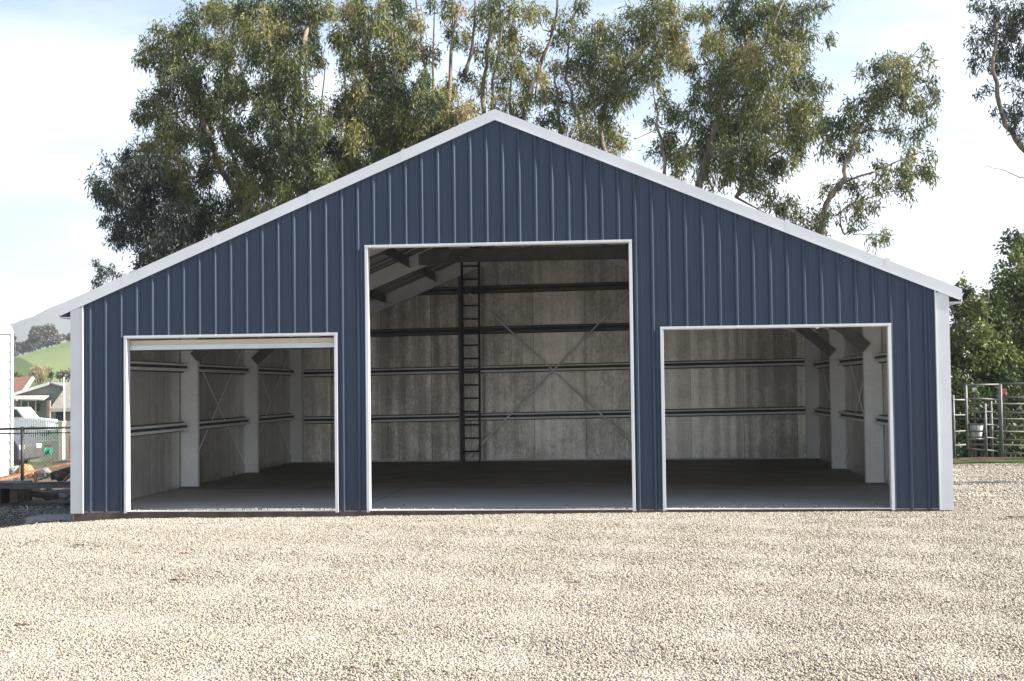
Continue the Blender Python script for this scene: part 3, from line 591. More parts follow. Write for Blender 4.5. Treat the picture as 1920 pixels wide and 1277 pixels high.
tree('eucalyptus_tree', 'sparse bending eucalyptus alone against the sky over the right roof slope', 'tree', 16,
     [(1640,115,18),(1665,105,16),(1690,112,18),(1728,88,9),(1735,110,12),(1620,130,12),(1655,135,24),(1690,140,26),(1715,135,16),(1640,165,28),(1675,170,28),(1705,165,22),(1625,190,22),(1655,200,26),(1745,150,12),(1755,170,14),(1735,185,14),(1715,200,14),(1760,190,8),(1690,195,18),(1735,215,16),(1720,240,18),(1690,240,14),(1668,245,12),(1605,225,20),(1575,225,24),(1550,225,18),(1590,250,24),(1560,255,22),(1600,200,14),(1590,190,8),(1620,240,16),(1610,275,16),(1575,285,18),(1545,270,16),(1705,290,22),(1735,290,14),(1690,315,22),(1720,320,22),(1745,325,14),(1665,320,18),(1650,345,20),(1685,345,18),(1700,355,14),(1640,310,12),(1600,350,20),(1575,345,14),(1600,380,16),(1620,370,18),(1545,355,12),(1555,385,16),(1530,400,20),(1500,405,14),(1540,420,16),(1510,425,16),(1610,405,12),(1600,420,10),(1645,385,8),(1650,440,12),(1635,445,10),(1660,435,8),(1570,405,8),(1480,400,12)],
     [[(1536,440,.11),(1545,400),(1570,350),(1582,320),(1598,285),(1605,250),(1650,180),(1680,120)],[(1580,345,.05),(1630,325),(1690,300),(1730,285)],[(1572,400,.04),(1600,380),(1650,365),(1690,350)],[(1585,440,.05),(1575,410),(1572,380)],[(1585,438,.03),(1620,430),(1645,418)],[(1600,440,.02),(1640,440),(1660,445),(1685,468)],[(1598,280,.05),(1600,240),(1560,235)],[(1605,250,.04),(1640,245),(1690,235)]], tone=.42, group=G, dens=1250, spread=.8)
tree('eucalyptus_tree', 'eucalyptus at the right edge whose bluish sprays hang from a long curved limb', 'tree', 19,
     [(1835,10,16),(1865,15,22),(1895,15,24),(1920,15,24),(1840,55,16),(1870,50,24),(1905,50,26),(1830,75,14),(1855,85,20),(1885,85,26),(1915,90,22),(1835,120,14),(1860,115,18),(1890,125,20),(1920,130,20),(1850,165,8),(1833,172,6),(1905,165,18),(1900,200,16),(1920,210,18),(1905,235,12),(1880,210,10),(1918,252,10),(1865,205,6),(1950,30,40),(1990,60,50),(1960,120,40),(2000,180,50),(1960,230,34),(2040,100,60),(2060,20,60),(1990,280,30)],
     [[(2030,520,.16),(2010,400),(1970,330),(1915,275),(1885,235),(1870,180),(1862,110),(1868,30)],[(1970,330,.08),(1960,230),(1940,120),(1930,20)],[(2010,400,.1),(2040,250),(2050,60)],[(2000,340,.03),(1930,335),(1880,318),(1840,313)],[(1915,275,.03),(1900,220),(1898,150)]], 'leaf_euc_dark', tone=.45, group=G, dens=1150, spread=.8)
tree('small_tree', 'thin dark sprig of a young tree showing above the left eave', 'tree', 24,
     [(184,492,7),(186,505,9),(183,520,9),(182,534,8),(205,500,6),(200,510,7),(212,512,6),(225,515,6),(183,550,12),(190,570,14),(175,580,14)], [[(183,600,.05),(183,560),(184,500)],[(184,545,.02),(200,520),(212,506)]], 'leaf_euc_dark', tone=.3, spread=.3, dens=2600, llen=.11)
tree('broadleaf_tree', 'sunlit yellow green broadleaf tree at the right edge behind the corral', 'tree', 20,
     [(1912,440,10,None,-.2),(1893,438,6,None,-.3),(1890,455,6,None,-.3),(1880,465,5,None,-.3),(1920,475,26),(1905,500,26),(1935,450,30),(1885,540,22),(1910,545,34),(1890,585,34),(1925,590,36),(1870,570,18),(1905,635,38),(1940,640,40),(1900,690,38),(1940,700,40),(1960,520,46),(1990,600,60),(2000,700,60),(1970,780,60),(2120,700,90),(2060,790,80),(1905,740,36),(1900,790,36),(1930,760,30),(1870,650,30),(1865,700,30)],
     [[(1960,800,.14),(1950,700),(1930,600),(1920,500)],[(1950,700,.07),(1900,620),(1885,540)],[(1920,500,.02),(1905,450),(1890,435)]], 'leaf_green', tone=.62, dens=1900, llen=.12, lwid=.06, droop=.35, spread=1.0)
tree('broadleaf_shrub', 'dark green bushy shrub between the shed corner and the corral', 'shrub', 17,
     [(1800,530,8),(1808,545,14),(1795,575,24),(1825,570,20),(1850,560,18),(1845,590,30),(1800,620,34),(1840,640,38),(1875,610,26),(1795,670,38),(1840,690,42),(1880,670,34),(1800,725,40),(1845,745,42),(1885,730,38),(1805,780,42),(1850,800,42),(1890,790,40),(1760,640,40),(1750,720,50),(1770,790,46),(1825,830,36),(1875,835,36),(1930,830,40)],
     [[(1830,850,.10),(1825,760),(1820,650),(1808,560)],[(1840,800,.06),(1860,700),(1850,590)]], 'leaf_green', tone=.42, dens=2100, llen=.12, lwid=.06, droop=.3, spread=.8)

tree('young_eucalyptus', 'young eucalyptus just outside the right border whose shade crosses the gravel', 'tree', 4.4,
     [(2330, 560, 40), (2270, 600, 26), (2210, 640, 24), (2300, 500, 34), (2360, 440, 34), (2250, 540, 20)], [[(2340, 800, .10), (2335, 650), (2320, 500), (2360, 400)], [(2335, 700, .05), (2260, 620), (2190, 630)]], 'leaf_euc', spread=.25, dens=500)
# ------------------------------------------------------------------ right: corral
def corral(name, label, x0, x1, Y, rails, posts, twist=0.):
    a = at(x0, 850, Y); t = thing(name, (a[0], Y, float(gz(a[0], Y))), label, 'corral panel', 'pipe corral panels')
    for (xa, ya), (xb, yb) in rails:
        p = at(xa, ya, Y); q = at(xb, yb, Y+twist); c = MB(); c.tube([p, q], .021, 8); c.build('rail', M['pipe'], t, smooth=True)
    for xa, ya, yb in posts:
        p = at(xa, ya, Y-.001); q = at(xa, yb, Y-.001); q = (p[0], q[1], max(q[2], float(gz(p[0], Y))-.03)); c = MB(); c.tube([p, q], .029, 8); c.build('post', M['pipe'], t, smooth=True)
    return t
corral('corral_panel', 'tallest grey pipe corral panel with six rails left of the rusty posts', 1810, 1873, 11.6, [((1809,722),(1873,721)),((1809,747),(1873,749)),((1811,771),(1873,773)),((1811,795),(1873,797)),((1811,818),(1873,822)),((1811,841),(1873,846))], [(1811,722,840),(1847,757,856),(1873,721,858)])
corral('corral_panel', 'grey pipe corral panel running out of the frame on the right', 1876, 1990, 11.4, [((1876,720),(1990,718)),((1876,745),(1990,746)),((1876,773),(1990,776)),((1876,799),(1990,801)),((1876,824),(1990,829)),((1876,849),(1990,854))], [(1876,720,859),(1990,718,862)])
corral('corral_panel', 'lower dark pipe panel half hidden behind the shed corner', 1750, 1812, 12.6, [((1750,750),(1812,750)),((1750,780),(1812,778)),((1750,812),(1812,808)),((1750,838),(1812,834))], [(1787,741,862),(1750,741,862)])
corral('corral_panel', 'second row corral panel of thinner rails seen through the front panels', 1800, 1990, 12.9, [((1800,757),(1990,758)),((1800,785),(1990,787)),((1800,808),(1990,811)),((1800,833),(1990,837))], [(1858,752,858),(1940,752,860)])
def atg(px, py, Y): p = at(px, py, Y); return p
bk = thing('water_trough', (at(1830,820,13.3)[0], 13.3, float(gz(10, 13))), 'dented white plastic tub behind the corral rails', 'tub')
c = MB(); p = at(1831,800,13.3); c.tube([(p[0], 13.3, p[2]-.28), (p[0], 13.3, p[2]-.1), (p[0], 13.3, p[2]+.04), (p[0], 13.3, p[2]+.06)], [.10, .13, .15, .155], 14); c.build('tub_body', M['whiteplastic'], bk)
c = MB(); c.box(p[0]-.2, p[0]+.2, 13.12, 13.48, p[2]-.31, p[2]-.281); c.box(p[0]-.17, p[0]-.12, 13.15, 13.45, p[2]-1.2, p[2]-.31); c.box(p[0]+.12, p[0]+.17, 13.15, 13.45, p[2]-1.2, p[2]-.31); c.build('stand', M['wood'], bk)
def sign(px, py, w, h, mt, label, nm, Y=13.8):
    p = at(px, py, Y); t = thing(nm, (p[0], Y, float(gz(p[0], Y))), label, nm.replace('_', ' '))
    c = MB(); c.box(p[0]-w/2, p[0]+w/2, Y-.02, Y+.01, p[2]-h/2, p[2]+h/2); c.build('panel', M[mt], t, bevel=.004)
    c = MB(); c.box(p[0]-.02, p[0]+.02, Y+.01, Y+.05, float(gz(p[0], Y)), p[2]+h/2-.02); c.build('stake', M['wood'], t)
    c = MB(); c.box(p[0]+w*.2, p[0]+w*.5, Y-.028, Y-.021, p[2]-h/2, p[2]-h*.05); c.build('stripe', M['redplastic'] if mt != 'redplastic' else M['whiteplastic'], t)
sign(1827, 731, .10, .09, 'whiteplastic', 'small white marker plate near the top corral rail', 'marker_plate')
sign(1883, 735, .11, .14, 'redplastic', 'small red and white marker plate right of the middle corral post', 'marker_plate')
sign(1859, 803, .07, .38, 'whiteplastic', 'upright white and red marker board seen between the corral rails', 'marker_board')
pl = thing('plank_pile', (at(1845, 880, 10.6)[0], 10.6, .0), 'low heap of old brown boards lying under the corral', 'boards')
for k in range(7):
    p = at(1815+k*12, 868, 10.4+.1*k); zz = float(gz(p[0], 10.4)); c = MB(); c.bar((p[0]-.5, 10.3+.1*k, zz+.05+.02*(k % 3)), (p[0]+.6, 10.6+.05*k, zz+.07), .12, .035); c.build('board', M['wood'], pl)

# ------------------------------------------------------------------ left: white building, fence and lumber
p0 = at(25, 895, 14.5); X1 = p0[0]; ZB = p0[2]; ZT = at(24, 600, 14.5)[2]
ws = thing('lap_sided_building', (X1, 14.5, ZB), 'white lap sided building with a rounded roof edge at the left border', 'building')
c = MB(); nb = 16; h = (ZT-.35-ZB)/nb
for i in range(nb):
    z0 = ZB+i*h; c.hexa([(X1-4, 14.5-.016, z0), (X1-.06, 14.5-.016, z0), (X1-.06, 14.6, z0), (X1-4, 14.6, z0)], [(X1-4, 14.5, z0+h), (X1-.06, 14.5, z0+h), (X1-.06, 14.6, z0+h), (X1-4, 14.6, z0+h)])
    c.hexa([(X1-.06, 14.6, z0), (X1-.014, 14.6, z0), (X1-.014, 19, z0), (X1-.06, 19, z0)], [(X1-.06, 14.6, z0+h), (X1-.03, 14.6, z0+h), (X1-.03, 19, z0+h), (X1-.06, 19, z0+h)])
c.build('wall', M['siding'], ws)
c = MB(); c.box(X1-.06, X1+.004, 14.47, 14.6, ZB, ZT-.35); c.build('corner_board', M['siding'], ws)
c = MB(); pr = [(X1-4, ZT-.35), (X1+.004, ZT-.35)]+[(X1-.33+.334*math.cos(a), ZT-.35+.33*math.sin(a)+.0) for a in [R(q) for q in range(10, 91, 10)]]+[(X1-4, ZT+.02)]
c.prism(pr, 1, 14.46, 19); c.build('roof', M['siding'], ws)
c = MB(); c.box(X1-4, X1-.02, 14.52, 19, float(gz(X1, 15))-.2, ZB-.0005); c.build('foundation', M['block'], ws)

ws.rotation_euler[2] = R(28)
YF = 7.9
fl = at(-60, 805, YF)[0]; fr_ = -6.2
fence = thing('chain_link_fence', (at(42, 900, YF)[0], YF, float(gz(-8, YF))), 'black chain link fence with a top rail left of the shed', 'fence')
def fz_(px, py): return at(px, py, YF)
c = MB(); c.tube([fz_(-60, 806), fz_(150, 801)], .024, 8); c.build('top_rail', M['black'], fence, smooth=True)
c = MB(); c.tube([fz_(-60, 814), fz_(150, 811)], .011, 6); c.build('tension_rail', M['black'], fence)
for px, r in ((42, .034), (-40, .03), (140, .03)):
    p = fz_(px, 803); c = MB(); c.tube([(p[0], YF, float(gz(p[0], YF))-.1), (p[0], YF, p[2]+.03)], r, 8); c.build('post', M['black'], fence, smooth=True)
c = MB(); A = fz_(-60, 812); B = fz_(150, 809); zb = float(gz(-8, YF))+.08; H = A[2]-zb; st = .075
xx = A[0]-H
while xx < B[0]:
    for sgn in (1, -1):
        xa, xb = (xx, xx+H) if sgn == 1 else (xx+H, xx)
        z_a, z_b = zb, zb+H
        # clip to the fence length
        def clipx(xa, za, xb, zb2):
            lo, hi = A[0], B[0]; t0, t1 = 0., 1.
            d = xb-xa
            for lim, sg in ((lo, 1), (hi, -1)):
                fa, fb = sg*(xa-lim), sg*(xb-lim)
                if fa < 0 and fb < 0: return None
                if fa < 0: t0 = max(t0, -fa/(fb-fa))
                if fb < 0: t1 = min(t1, fa/(fa-fb))
            return (xa+d*t0, za+(zb2-za)*t0, xa+d*t1, za+(zb2-za)*t1) if t1 > t0 else None
        q = clipx(xa, z_a, xb, z_b)
        if q: c.bar((q[0], YF+.03*sgn*.1, q[1]), (q[2], YF+.03*sgn*.1, q[3]), .0035, .0035, (0, 1, 0))
    xx += st
c.build('wire_mesh', M['pipe'], fence)

# lumber and scrap beside the shed, each piece its own thing
def beam(pxa, pya, pxb, pyb, Y, th, h, mt, label, nm='timber_beam', cat='beam', dY=0., grp='scrap and timber beside the shed'):
    a = at(pxa, pya, Y); b = at(pxb, pyb, Y+dY); c = MB(); c.bar(a, b, th, h)
    o = c.build(nm, M[mt], bevel=.006); o['label'] = label; o['category'] = cat; o['group'] = grp; return o
beam(28, 911, 150, 908, 5.6, .16, .115, 'greywood', 'long thick grey timber lying level in front of the scrap heap')
beam(95, 922, 150, 920, 5.3, .14, .06, 'greywood', 'short grey timber just below the long level beam')
beam(-40, 905, 150, 865, 9.2, .10, .045, 'rust', 'long rusty orange pipe slanting up behind the fence', 'rusty_pipe', 'pipe', 1.5)
beam(-40, 912, 66, 884, 8.6, .12, .05, 'orange', 'sunlit orange brown plank at the far left of the heap', 'wooden_plank', 'plank', .6)
beam(100, 866, 150, 862, 9.6, .5, .05, 'greywood', 'dark grey board lying flat at the top of the heap beside the shed', 'wooden_plank', 'plank', .2)
beam(62, 893, 104, 858, 10.2, .05, .04, 'wood', 'thin brown board leaning up towards the green hose reel', 'wooden_plank', 'plank', .8)
beam(116, 906, 150, 872, 7.2, .06, .05, 'rust', 'reddish brown strut leaning against the shed corner', 'wooden_plank', 'plank', .3)
beam(66, 905, 67, 884, 7.0, .05, .05, 'orange', 'short yellow brown upright stake in the heap', 'wooden_stake', 'stake')
beam(72, 900, 92, 893, 7.0, .2, .02, 'block', 'pale broken slab lying in the middle of the heap', 'broken_slab', 'slab')
beam(40, 922, 110, 930, 6.6, .3, .12, 'wood', 'dark timber lying low under the long level beam')
beam(100, 893, 140, 880, 8.2, .3, .16, 'wood', 'dark brown log end stacked behind the long level beam')
# hollow wooden frame on the left
a = at(0, 935, 5.9); 
fb = thing('timber_frame', (a[0], 5.9, a[2]), 'open dark box of weathered timber at the left border under the fence', 'frame')
xl, xr_ = at(-30, 920, 5.9)[0], at(35, 920, 5.9)[0]; zt, zb2 = at(10, 905, 5.9)[2], at(10, 943, 5.9)[2]
c = MB(); c.box(xl, xr_, 5.85, 6.5, zt-.11, zt); c.build('top_plank', M['greywood'], fb, bevel=.006)
c = MB(); c.box(xr_-.16, xr_-.002, 5.86, 6.48, zb2, zt-.111); c.build('side_plank', M['wood'], fb, bevel=.006)
c = MB(); c.box(xl, at(3, 920, 5.9)[0], 5.86, 6.48, zb2, zt-.111); c.build('side_plank', M['wood'], fb, bevel=.006)
c = MB(); c.box(xl, xr_+.9, 5.9, 6.45, zb2-.12, zb2-.002); c.build('bottom_plank', M['wood'], fb, bevel=.006)
# stump
def rock(px, py, Y, r, mt, nm, label, cat, sq=(1, 1, .8)):
    p = at(px, py, Y); n = 10; c = MB(); rs = random.Random(int(px*7+py)); vs = []
    rings = 6
    for i in range(rings+1):
        th = math.pi*i/rings
        for k in range(n):
            ph = 2*math.pi*k/n; q = r*(1+rs.uniform(-.16, .16)); vs.append((p[0]+q*sq[0]*math.sin(th)*math.cos(ph), Y+q*sq[1]*math.sin(th)*math.sin(ph), p[2]+q*sq[2]*math.cos(th)))
    c.v = vs
    for i in range(rings):
        for k in range(n): c.f.append((i*n+k, i*n+(k+1) % n, (i+1)*n+(k+1) % n, (i+1)*n+k))
    o = c.build(nm, M[mt]); o['label'] = label; o['category'] = cat; return o
rock(48, 884, 10.3, .2, 'orange', 'tree_stump', 'pale cut tree stump right of the white building', 'stump', (1.1, 1, .8))
rock(30, 886, 11.5, .16, 'whiteplastic', 'concrete_lump', 'white lump of concrete at the foot of the white building', 'rock', (.9, 1, 1))
for k, (px, py, Y, r, l) in enumerate([(64, 920, 6.8, .12, 'dark rubble lump just right of the fence post'), (90, 927, 7.2, .14, 'dark brown rubble lump below the long level beam'), (122, 926, 6.4, .13, 'dark rubble lump nearest to the shed corner'), (115, 893, 8.0, .14, 'reddish rubble lump between beam and rusty pipe'), (84, 886, 8.8, .13, 'brown rubble lump in the middle of the heap')]):
    o = rock(px, py, Y, r, 'wood' if k % 2 else 'block', 'rubble_lump', l, 'rubble'); o['group'] = 'scrap and timber beside the shed'
c = MB(); p = at(51, 944, 4.6); zz = float(gz(p[0], 4.6)); c.tube([(p[0], 4.6, zz), (p[0]+.005, 4.6, zz+.05), (p[0]-.003, 4.6, zz+.10)], .011, 6); o = c.build('marker_stake', M['whiteplastic']); o['label'] = 'tiny white stake stuck in the shaded gravel'; o['category'] = 'stake'
p = at(125, 958, .35); c = MB(); c.box(-6.9, -6.14, .2, .8, float(gz(-6.5, .5))-.05, float(gz(-6.5, .5))+.05); o = c.build('concrete_pad', M['block'], bevel=.008); o['label'] = 'small grey concrete pad in the shade at the left shed corner'; o['category'] = 'pad'

# gate, low wall, hose reel
YG = 50
gt = thing('picket_gate', (at(76, 828, YG)[0], YG, at(76, 828, YG)[2]), 'white arched picket gate on the low cream wall', 'gate')
topy = lambda px: 783+8*max(0, (px-55)/57)**2 if px > 55 else 783+2*((55-px)/20)**2
c = MB(); ptt = [at(x_, topy(x_)+3, YG) for x_ in range(34, 113, 6)]
for a, b in zip(ptt, ptt[1:]): c.bar(a, b, .06, .16)
c.build('top_rail', M['trimwhite'], gt)
c = MB(); c.bar(at(34, 826, YG), at(112, 826, YG), .06, .07); c.build('bottom_rail', M['trimwhite'], gt)
for k in range(19):
    px = 36+k*4.1; a = at(px, topy(px)+2, YG-.04); b = at(px, 827, YG-.04); c = MB(); c.box(a[0]-.028, a[0]+.028, YG-.055, YG-.03, b[2], a[2]); c.build('picket', M['trimwhite'], gt)
lw = thing('low_wall', (at(86, 862, YG)[0], YG, at(86, 862, YG)[2]), 'low cream stucco wall under the white gate', 'wall')
a = at(58, 829, YG); b = at(113, 863, YG); c = MB(); c.box(a[0], b[0], YG-.12, YG+.2, b[2]-.3, a[2]); c.build('wall_body', M['stucco'], lw)
c = MB(); c.box(a[0]-.03, b[0]+.03, YG-.15, YG+.23, a[2]+.002, a[2]+.06); c.build('cap', M['stucco'], lw)
lw2 = thing('gate_post', (at(116, 862, YG)[0], YG, b[2]), 'cream stucco gate pier right of the picket gate', 'pier')
a = at(112.5, 792, YG); b2 = at(120, 866, YG); c = MB(); c.box(a[0], b2[0], YG-.2, YG+.15, b2[2]-.3, a[2]); c.build('shaft', M['stucco'], lw2)
c = MB(); c.box(a[0]-.04, b2[0]+.04, YG-.24, YG+.19, a[2]+.001, a[2]+.07); c.build('cap', M['stucco'], lw2)
a = at(121, 790, YG+1); b2 = at(150, 866, YG+1); c = MB(); c.box(a[0], b2[0], YG+1, YG+1.2, b2[2]-.3, a[2]); o = c.build('garden_wall', M['stucco']); o['label'] = 'taller cream wall running behind the shed corner'; o['category'] = 'wall'
wf = thing('wooden_fence', (at(134, 860, YG-3)[0], YG-3, at(134, 866, YG-3)[2]), 'orange brown board fence beside the shed corner', 'fence')
for k in range(4):
    a = at(129+k*4.2, 817, YG-3); b2 = at(132.7+k*4.2, 866, YG-3); c = MB(); c.box(a[0], b2[0], YG-3.02, YG-3, b2[2], a[2]); c.build('board', M['orange'], wf)
hr = thing('hose_reel', (at(90, 852, YG-3)[0], YG-3, at(90, 858, YG-3)[2]), 'bright green garden hose reel in front of the cream wall', 'hose reel')
p = at(91, 846, YG-3); c = MB(); c.tube([(p[0]-.13, YG-3, p[2]), (p[0]-.11, YG-3, p[2]), (p[0]+.11, YG-3, p[2]), (p[0]+.13, YG-3, p[2])], [.19, .15, .15, .19], 14); c.build('drum', M['greenplastic'], hr)
c = MB(); 
for s in (-.16, .16): c.bar((p[0]+s, YG-3.15, p[2]-.3), (p[0]+s*.8, YG-3, p[2]+.25), .02, .02); c.bar((p[0]+s, YG-2.85, p[2]-.3), (p[0]+s*.8, YG-3, p[2]+.25), .02, .02)
c.build('frame', M['darksteel'], hr)
c = MB(); c.bar((p[0]-.2, YG-3, p[2]+.27), (p[0]+.2, YG-3, p[2]+.27), .04, .04); c.build('handle', M['wood'], hr)

# cars
def wheel(x, y, z, r, parent, w=.22):
    n = 18; c = MB(); c.tube([(x, y-w/2, z), (x, y-w/2+.03, z), (x, y+w/2-.03, z), (x, y+w/2, z)], [r*.92, r, r, r*.92], n); ty = c.build('wheel', M['tyre'], parent)
    c = MB(); c.tube([(x, y-w/2-.012, z), (x, y+w/2+.012, z)], r*.6, n); c.build('rim', M['rim'], ty)
def vehicle(name, label, xf, Y, zg, prof, glass, W, paint, wheels, lamps, extra=None):
    t = thing(name, (xf-2, Y, zg), label, extra or 'car')
    P = lambda q: [(xf+a, zg+b) for a, b in q]
    c = MB(); c.prism(P(prof), 1, Y-W/2, Y+W/2); c.build('body', M[paint], t, bevel=.05)
    for gpoly in glass:
        c = MB(); c.prism(P(gpoly), 1, Y-W/2-.012, Y+W/2+.012); c.build('side_window', M['glass'], t)
    for (a, b, r) in wheels:
        for s in (-1, 1): wheel(xf+a, Y+s*(W/2-.1), zg+b, r, t)
    for (a, b) in lamps:
        for s in (-1, 1): c = MB(); c.box(xf+a-.12, xf+a+.02, Y+s*(W/2-.22)-.2, Y+s*(W/2-.22)+.2, zg+b-.08, zg+b+.08); c.build('headlight', M['lampglass'], t, bevel=.02)
    return t
Yc = 27; xf = at(57, 840, Yc)[0]; zg = at(50, 864, Yc)[2]-.35
vehicle('sport_utility_car', 'dark grey car parked behind the fence, front end pointing right', xf, Yc, zg,
        [(-4.6, .4), (-4.65, 1.0), (-4.5, 1.75), (-3.9, 1.95), (-1.9, 1.93), (-1.5, 1.8), (-.72, 1.25), (-.15, 1.12), (0, .9), (.02, .42), (-.3, .35)],
        [[(-4.3, 1.3), (-4.2, 1.75), (-3.1, 1.84), (-3.1, 1.3)], [(-3.0, 1.3), (-3.0, 1.84), (-2.0, 1.84), (-1.1, 1.32)]], 1.8, 'cargrey', [(-.85, .36, .36), (-3.7, .36, .36)], [(.0, .85)])
Yp = 62; xf = at(63, 790, Yp)[0]; zg = at(60, 764, Yp)[2]-1.85
vehicle('pickup_truck', 'white pickup truck, only its cab and roof showing above the picket gate', xf+1.3, Yp, zg,
        [(-5.2, .5), (-5.2, 1.15), (-3.55, 1.17), (-3.3, 1.80), (-2.9, 1.87), (-1.9, 1.87), (-1.35, 1.2), (-.15, 1.08), (0, .8), (0, .45)],
        [[(-3.3, 1.28), (-3.1, 1.74), (-2.45, 1.76), (-2.45, 1.28)], [(-2.35, 1.28), (-2.35, 1.76), (-1.98, 1.74), (-1.6, 1.28)]], 1.85, 'carwhite', [(-.95, .38, .38), (-4.2, .38, .38)], [(.0, .85)], 'pickup')

# houses
def S(px, py, Y): return at(px, py, Y)
YH = 66
sh = thing('shingle_roof_garage', (at(125, 800, YH)[0], YH, float(gz(at(125, 800, YH)[0], YH))), 'building with a broad brown shingle roof slope just left of the shed corner', 'building')
a = S(94, 768, YH); rr_ = S(94, 708, YH+3.5); xe = a[0]+9
c = MB(); c.hexa([(a[0], YH, a[2]), (xe, YH, a[2]), (xe, YH, a[2]+.08), (a[0], YH, a[2]+.08)], [(a[0], YH+3.5, rr_[2]-.08), (xe, YH+3.5, rr_[2]-.08), (xe, YH+3.5, rr_[2]), (a[0], YH+3.5, rr_[2])])
c.hexa([(a[0], YH+3.501, rr_[2]-.08), (xe, YH+3.501, rr_[2]-.08), (xe, YH+3.501, rr_[2]), (a[0], YH+3.501, rr_[2])], [(a[0], YH+7, a[2]), (xe, YH+7, a[2]), (xe, YH+7, a[2]+.08), (a[0], YH+7, a[2]+.08)])
rf = c.build('roof', M['shingle'], sh)
c = MB(); c.box(a[0]-.01, xe, YH-.04, YH-.002, a[2]-.14, a[2]+.07); c.build('fascia', M['stucco'], rf)
v_ = S(130, 746, YH+1.4); c = MB(); c.box(v_[0]-.35, v_[0]+.35, YH+1.2, YH+1.5, v_[2]-.1, v_[2]+.08); c.build('roof_vent', M['trimwhite'], rf)
zg2 = float(gz(a[0], YH)); c = MB(); c.box(a[0]+.4, xe-.4, YH+.5, YH+6.5, zg2-.2, a[2]+.05); wl = c.build('wall', M['housebrown'], sh)
q = S(112, 785, YH+.5); c = MB(); c.box(q[0]-.25, q[0]+.25, YH+.46, YH+.499, q[2]-.9, q[2]+.5); c.build('door', M['glass'], wl)
YH = 112
gh = thing('grey_house', (at(60, 790, YH)[0], YH, float(gz(at(60, 790, YH)[0], YH))), 'grey gabled house with a pale porch roof and a white framed window', 'house')
zg3 = float(gz(at(60, 790, YH)[0], YH))
def S3(px, py, dY=0): return at(px, py, YH+dY)
l = S3(30, 739); ap = S3(95, 720); rgt = (2*ap[0]-l[0], YH, l[2])
c = MB(); c.hexa([(l[0]+.3, YH, l[2]), (rgt[0]-.3, YH, l[2]), (ap[0], YH, ap[2]-.1)], [(l[0]+.3, YH+8, l[2]), (rgt[0]-.3, YH+8, l[2]), (ap[0], YH+8, ap[2]-.1)]); 
c.box(l[0]+.2, rgt[0]-.4, YH+.02, YH+8, zg3-.5, l[2]-.01); wl = c.build('wall', M['housegrey'], gh)
c = MB()
for e in (l, rgt):
    dz = .18; sgn = 1 if e is rgt else -1
    c.hexa([(ap[0], YH-.4, ap[2]), (e[0]+sgn*.4, YH-.4, e[2]-.15), (e[0]+sgn*.4, YH+8.4, e[2]-.15), (ap[0], YH+8.4, ap[2])], [(ap[0], YH-.4, ap[2]+dz), (e[0]+sgn*.4, YH-.4, e[2]-.15+dz), (e[0]+sgn*.4, YH+8.4, e[2]-.15+dz), (ap[0], YH+8.4, ap[2]+dz)])
rf = c.build('roof', M['shingle2'], gh)
c = MB(); c.hexa([(ap[0], YH-.46, ap[2]-.1), (l[0]-.4, YH-.46, l[2]-.25), (l[0]-.4, YH-.402, l[2]-.25), (ap[0], YH-.402, ap[2]-.1)], [(ap[0], YH-.46, ap[2]+.2), (l[0]-.4, YH-.46, l[2]+.04), (l[0]-.4, YH-.402, l[2]+.04), (ap[0], YH-.402, ap[2]+.2)]); c.build('fascia', M['trimwhite'], rf)
pa, pb = S3(24, 741), S3(93, 741); pc = S3(24, 749, -3); pd = S3(70, 751, -3)
c = MB(); c.hexa([(pa[0], YH-.02, pa[2]-.1), (pb[0], YH-.02, pb[2]-.1), (pd[0]+.6, YH-3, pd[2]), (pc[0]-.5, YH-3, pc[2])], [(pa[0], YH-.02, pa[2]), (pb[0], YH-.02, pb[2]), (pd[0]+.6, YH-3, pd[2]+.12), (pc[0]-.5, YH-3, pc[2]+.12)]); c.build('porch_roof', M['stucco'], gh)
w0, w1 = S3(40, 749.5), S3(67, 774); c = MB(); 
for x_ in (w0[0], (w0[0]+w1[0])/2, w1[0]): c.box(x_-.07, x_+.07, YH-.06, YH+.018, w1[2], w0[2])
c.box(w0[0]+.071, w1[0]-.071, YH-.059, YH+.017, w0[2]-.13, w0[2]-.001); c.box(w0[0]+.071, w1[0]-.071, YH-.059, YH+.017, w1[2]+.001, w1[2]+.13); wn = c.build('window', M['trimwhite'], wl)
c = MB(); c.box(w0[0]+.05, w1[0]-.05, YH-.02, YH+.012, w1[2]+.05, w0[2]-.05); c.build('pane', M['glass'], wn)
q = S3(33, 760); c = MB(); c.box(q[0]-.22, q[0]+.22, YH-.03, YH+.012, q[2]-1, q[2]+.5); c.build('shutter', M['housebrown'], wl)
q = S3(71.5, 762); c = MB(); c.box(q[0]-.2, q[0]+.2, YH-.03, YH+.012, q[2]-.45, q[2]+.3); c.build('small_window', M['glass'], wl)
for px in (91, 27): q = S3(px, 760, -2.9); c = MB(); c.box(q[0]-.15, q[0]+.15, YH-2.95, YH-2.7, zg3, S3(px, 751, -2.9)[2]); c.build('porch_post', M['housebrown'], gh)
YH = 140
th = thing('tile_roof_house', (at(30, 745, YH)[0], YH, float(gz(at(30, 745, YH)[0], YH))), 'house with a dark red tile roof and cream gable board at the far left', 'house')
a, b, d = at(10, 710, YH+3), at(48, 710, YH+3), at(58, 716, YH)
e0, e1 = at(-10, 745, YH), at(26, 745, YH)
c = MB(); c.hexa([(e0[0], YH, e0[2]), (e1[0]+.6, YH, e1[2]), (b[0]+.8, YH+3, b[2]), (a[0], YH+3, a[2])], [(e0[0], YH, e0[2]+.2), (e1[0]+.6, YH, e1[2]+.2), (b[0]+.8, YH+3, b[2]+.2), (a[0], YH+3, a[2]+.2)]); rf = c.build('roof', M['tile'], th)
